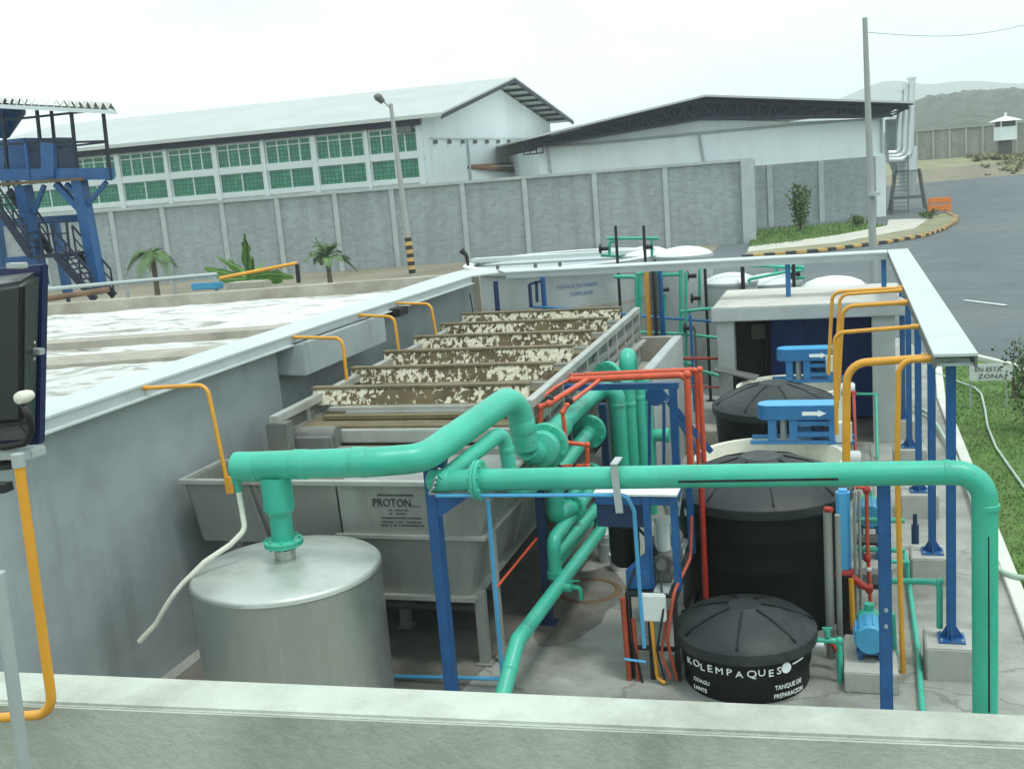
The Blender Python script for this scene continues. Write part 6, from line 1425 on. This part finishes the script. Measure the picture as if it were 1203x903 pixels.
q = P(1008,266,z=.1); shrub('low tuft of weeds on the verge near the warehouse corner', q, .7, 1.4, 260, 6, 'shrub_leaf', .2, stems=5)
q = P(1091,257,z=.1); shrub('low tuft of weeds at the foot of the orange barrier', q, .7, 1.2, 200, 9, 'shrub_leaf', .2, stems=4)
shrub('bushy young tree at the right edge behind the lawn sign', P(1222,505,z=.03), 1.65, 1.3, 1500, 5, 'tree_leaf', .085, nm='young_tree', stems=11)
shrub('thin sprig of a plant at the right edge above the bushy tree', P(1192,468,z=.03), 1.2, .55, 220, 15, 'tree_leaf', .07, stems=4)

# ------------------------------------------------------------------ haze in the valley
hm = bpy.data.materials.new('haze'); hm.use_nodes = True; ht_ = hm.node_tree; ht_.nodes.clear()
ho = ht_.nodes.new('ShaderNodeOutputMaterial'); pv = ht_.nodes.new('ShaderNodeVolumePrincipled'); pv.inputs['Color'].default_value = (.93,.99,1,1); pv.inputs['Density'].default_value = 0.0005; pv.inputs['Anisotropy'].default_value = 0.0
ht_.links.new(pv.outputs['Volume'], ho.inputs['Volume']); MATS['haze'] = hm
m = MB(); m.box(-3300,3300,-700,3900,-6,190); hz_o = m.build('haze','haze',loc=(0,0,0)); hz_o['kind'] = 'stuff'; hz_o['label'] = 'pale valley haze fading the hills'; hz_o['category'] = 'haze'

# ------------------------------------------------------------------ camera
cam = bpy.data.cameras.new('camera'); co = bpy.data.objects.new('camera', cam); COL.objects.link(co)
cam.sensor_width = 36; cam.sensor_fit = 'HORIZONTAL'; cam.lens = FPX/1203*36; cam.clip_start = 0.05; cam.clip_end = 9000
co.matrix_world = Matrix(((CR.x,CU.x,-_fw.x,0),(CR.y,CU.y,-_fw.y,0),(CR.z,CU.z,-_fw.z,EYE_H),(0,0,0,1)))
SC.camera = co

# ------------------------------------------------------------------ overcast daylight
SUN_EL, SUN_AZ = R_(70), R_(115)        # high behind thin cloud, to the right
w = bpy.data.worlds.new('World'); SC.world = w; w.use_nodes = True; nt = w.node_tree
bg = nt.nodes['Background']; bg.inputs['Strength'].default_value = 0.10
sky = nt.nodes.new('ShaderNodeTexSky'); sky.sky_type = 'NISHITA'; sky.sun_disc = False; sky.sun_elevation = SUN_EL; sky.sun_rotation = SUN_AZ; sky.altitude = 600; sky.air_density = 1; sky.dust_density = 2
tc = nt.nodes.new('ShaderNodeTexCoord'); mp = nt.nodes.new('ShaderNodeMapping'); mp.inputs['Scale'].default_value = (1,1,2.6); nt.links.new(tc.outputs['Generated'], mp.inputs['Vector'])
n1 = nt.nodes.new('ShaderNodeTexNoise'); n1.inputs['Scale'].default_value = 2.1; n1.inputs['Detail'].default_value = 8; n1.inputs['Roughness'].default_value = .55; nt.links.new(mp.outputs['Vector'], n1.inputs['Vector'])
cov = _ramp(nt, n1.outputs['Fac'], [(0.30,(.80,)*3),(0.50,(1,)*3)])
n2 = nt.nodes.new('ShaderNodeTexNoise'); n2.inputs['Scale'].default_value = 3.4; n2.inputs['Detail'].default_value = 7; nt.links.new(mp.outputs['Vector'], n2.inputs['Vector'])
cc = _ramp(nt, n2.outputs['Fac'], [(0.30,(.7,.7,.7)),(0.62,(1,1,1))])
for e_, c_ in zip(cc.color_ramp.elements, ((7.2,9.2,9.7,1),(9.8,10.9,11.0,1))): e_.color = c_
mx = nt.nodes.new('ShaderNodeMix'); mx.data_type = 'RGBA'; nt.links.new(cov.outputs['Color'], mx.inputs['Factor']); nt.links.new(sky.outputs['Color'], mx.inputs[6]); nt.links.new(cc.outputs['Color'], mx.inputs[7])
nt.links.new(mx.outputs[2], bg.inputs['Color'])
sl_ = bpy.data.lights.new('sun','SUN'); sl_.energy = 1.3; sl_.angle = R_(12); sl_.color = (1,.985,.95); so = bpy.data.objects.new('sun', sl_); COL.objects.link(so)
sd_ = Vector((math.sin(SUN_AZ)*math.cos(SUN_EL), math.cos(SUN_AZ)*math.cos(SUN_EL), math.sin(SUN_EL)))
so.rotation_euler = sd_.to_track_quat('Z','Y').to_euler()
vs_ = SC.view_settings; vs_.view_transform = 'Standard'; vs_.look = 'None'; vs_.exposure = 0.46; vs_.gamma = 1.0; vs_.use_curve_mapping = False
SC.cycles.max_bounces = 8; SC.cycles.volume_bounces = 2; SC.cycles.diffuse_bounces = 6; SC.cycles.glossy_bounces = 3; SC.cycles.use_denoising = True
for o in LOCAL:
    if '_w' in o: del o['_w']
for o in COL.objects:
    if '_w' in o: del o['_w']
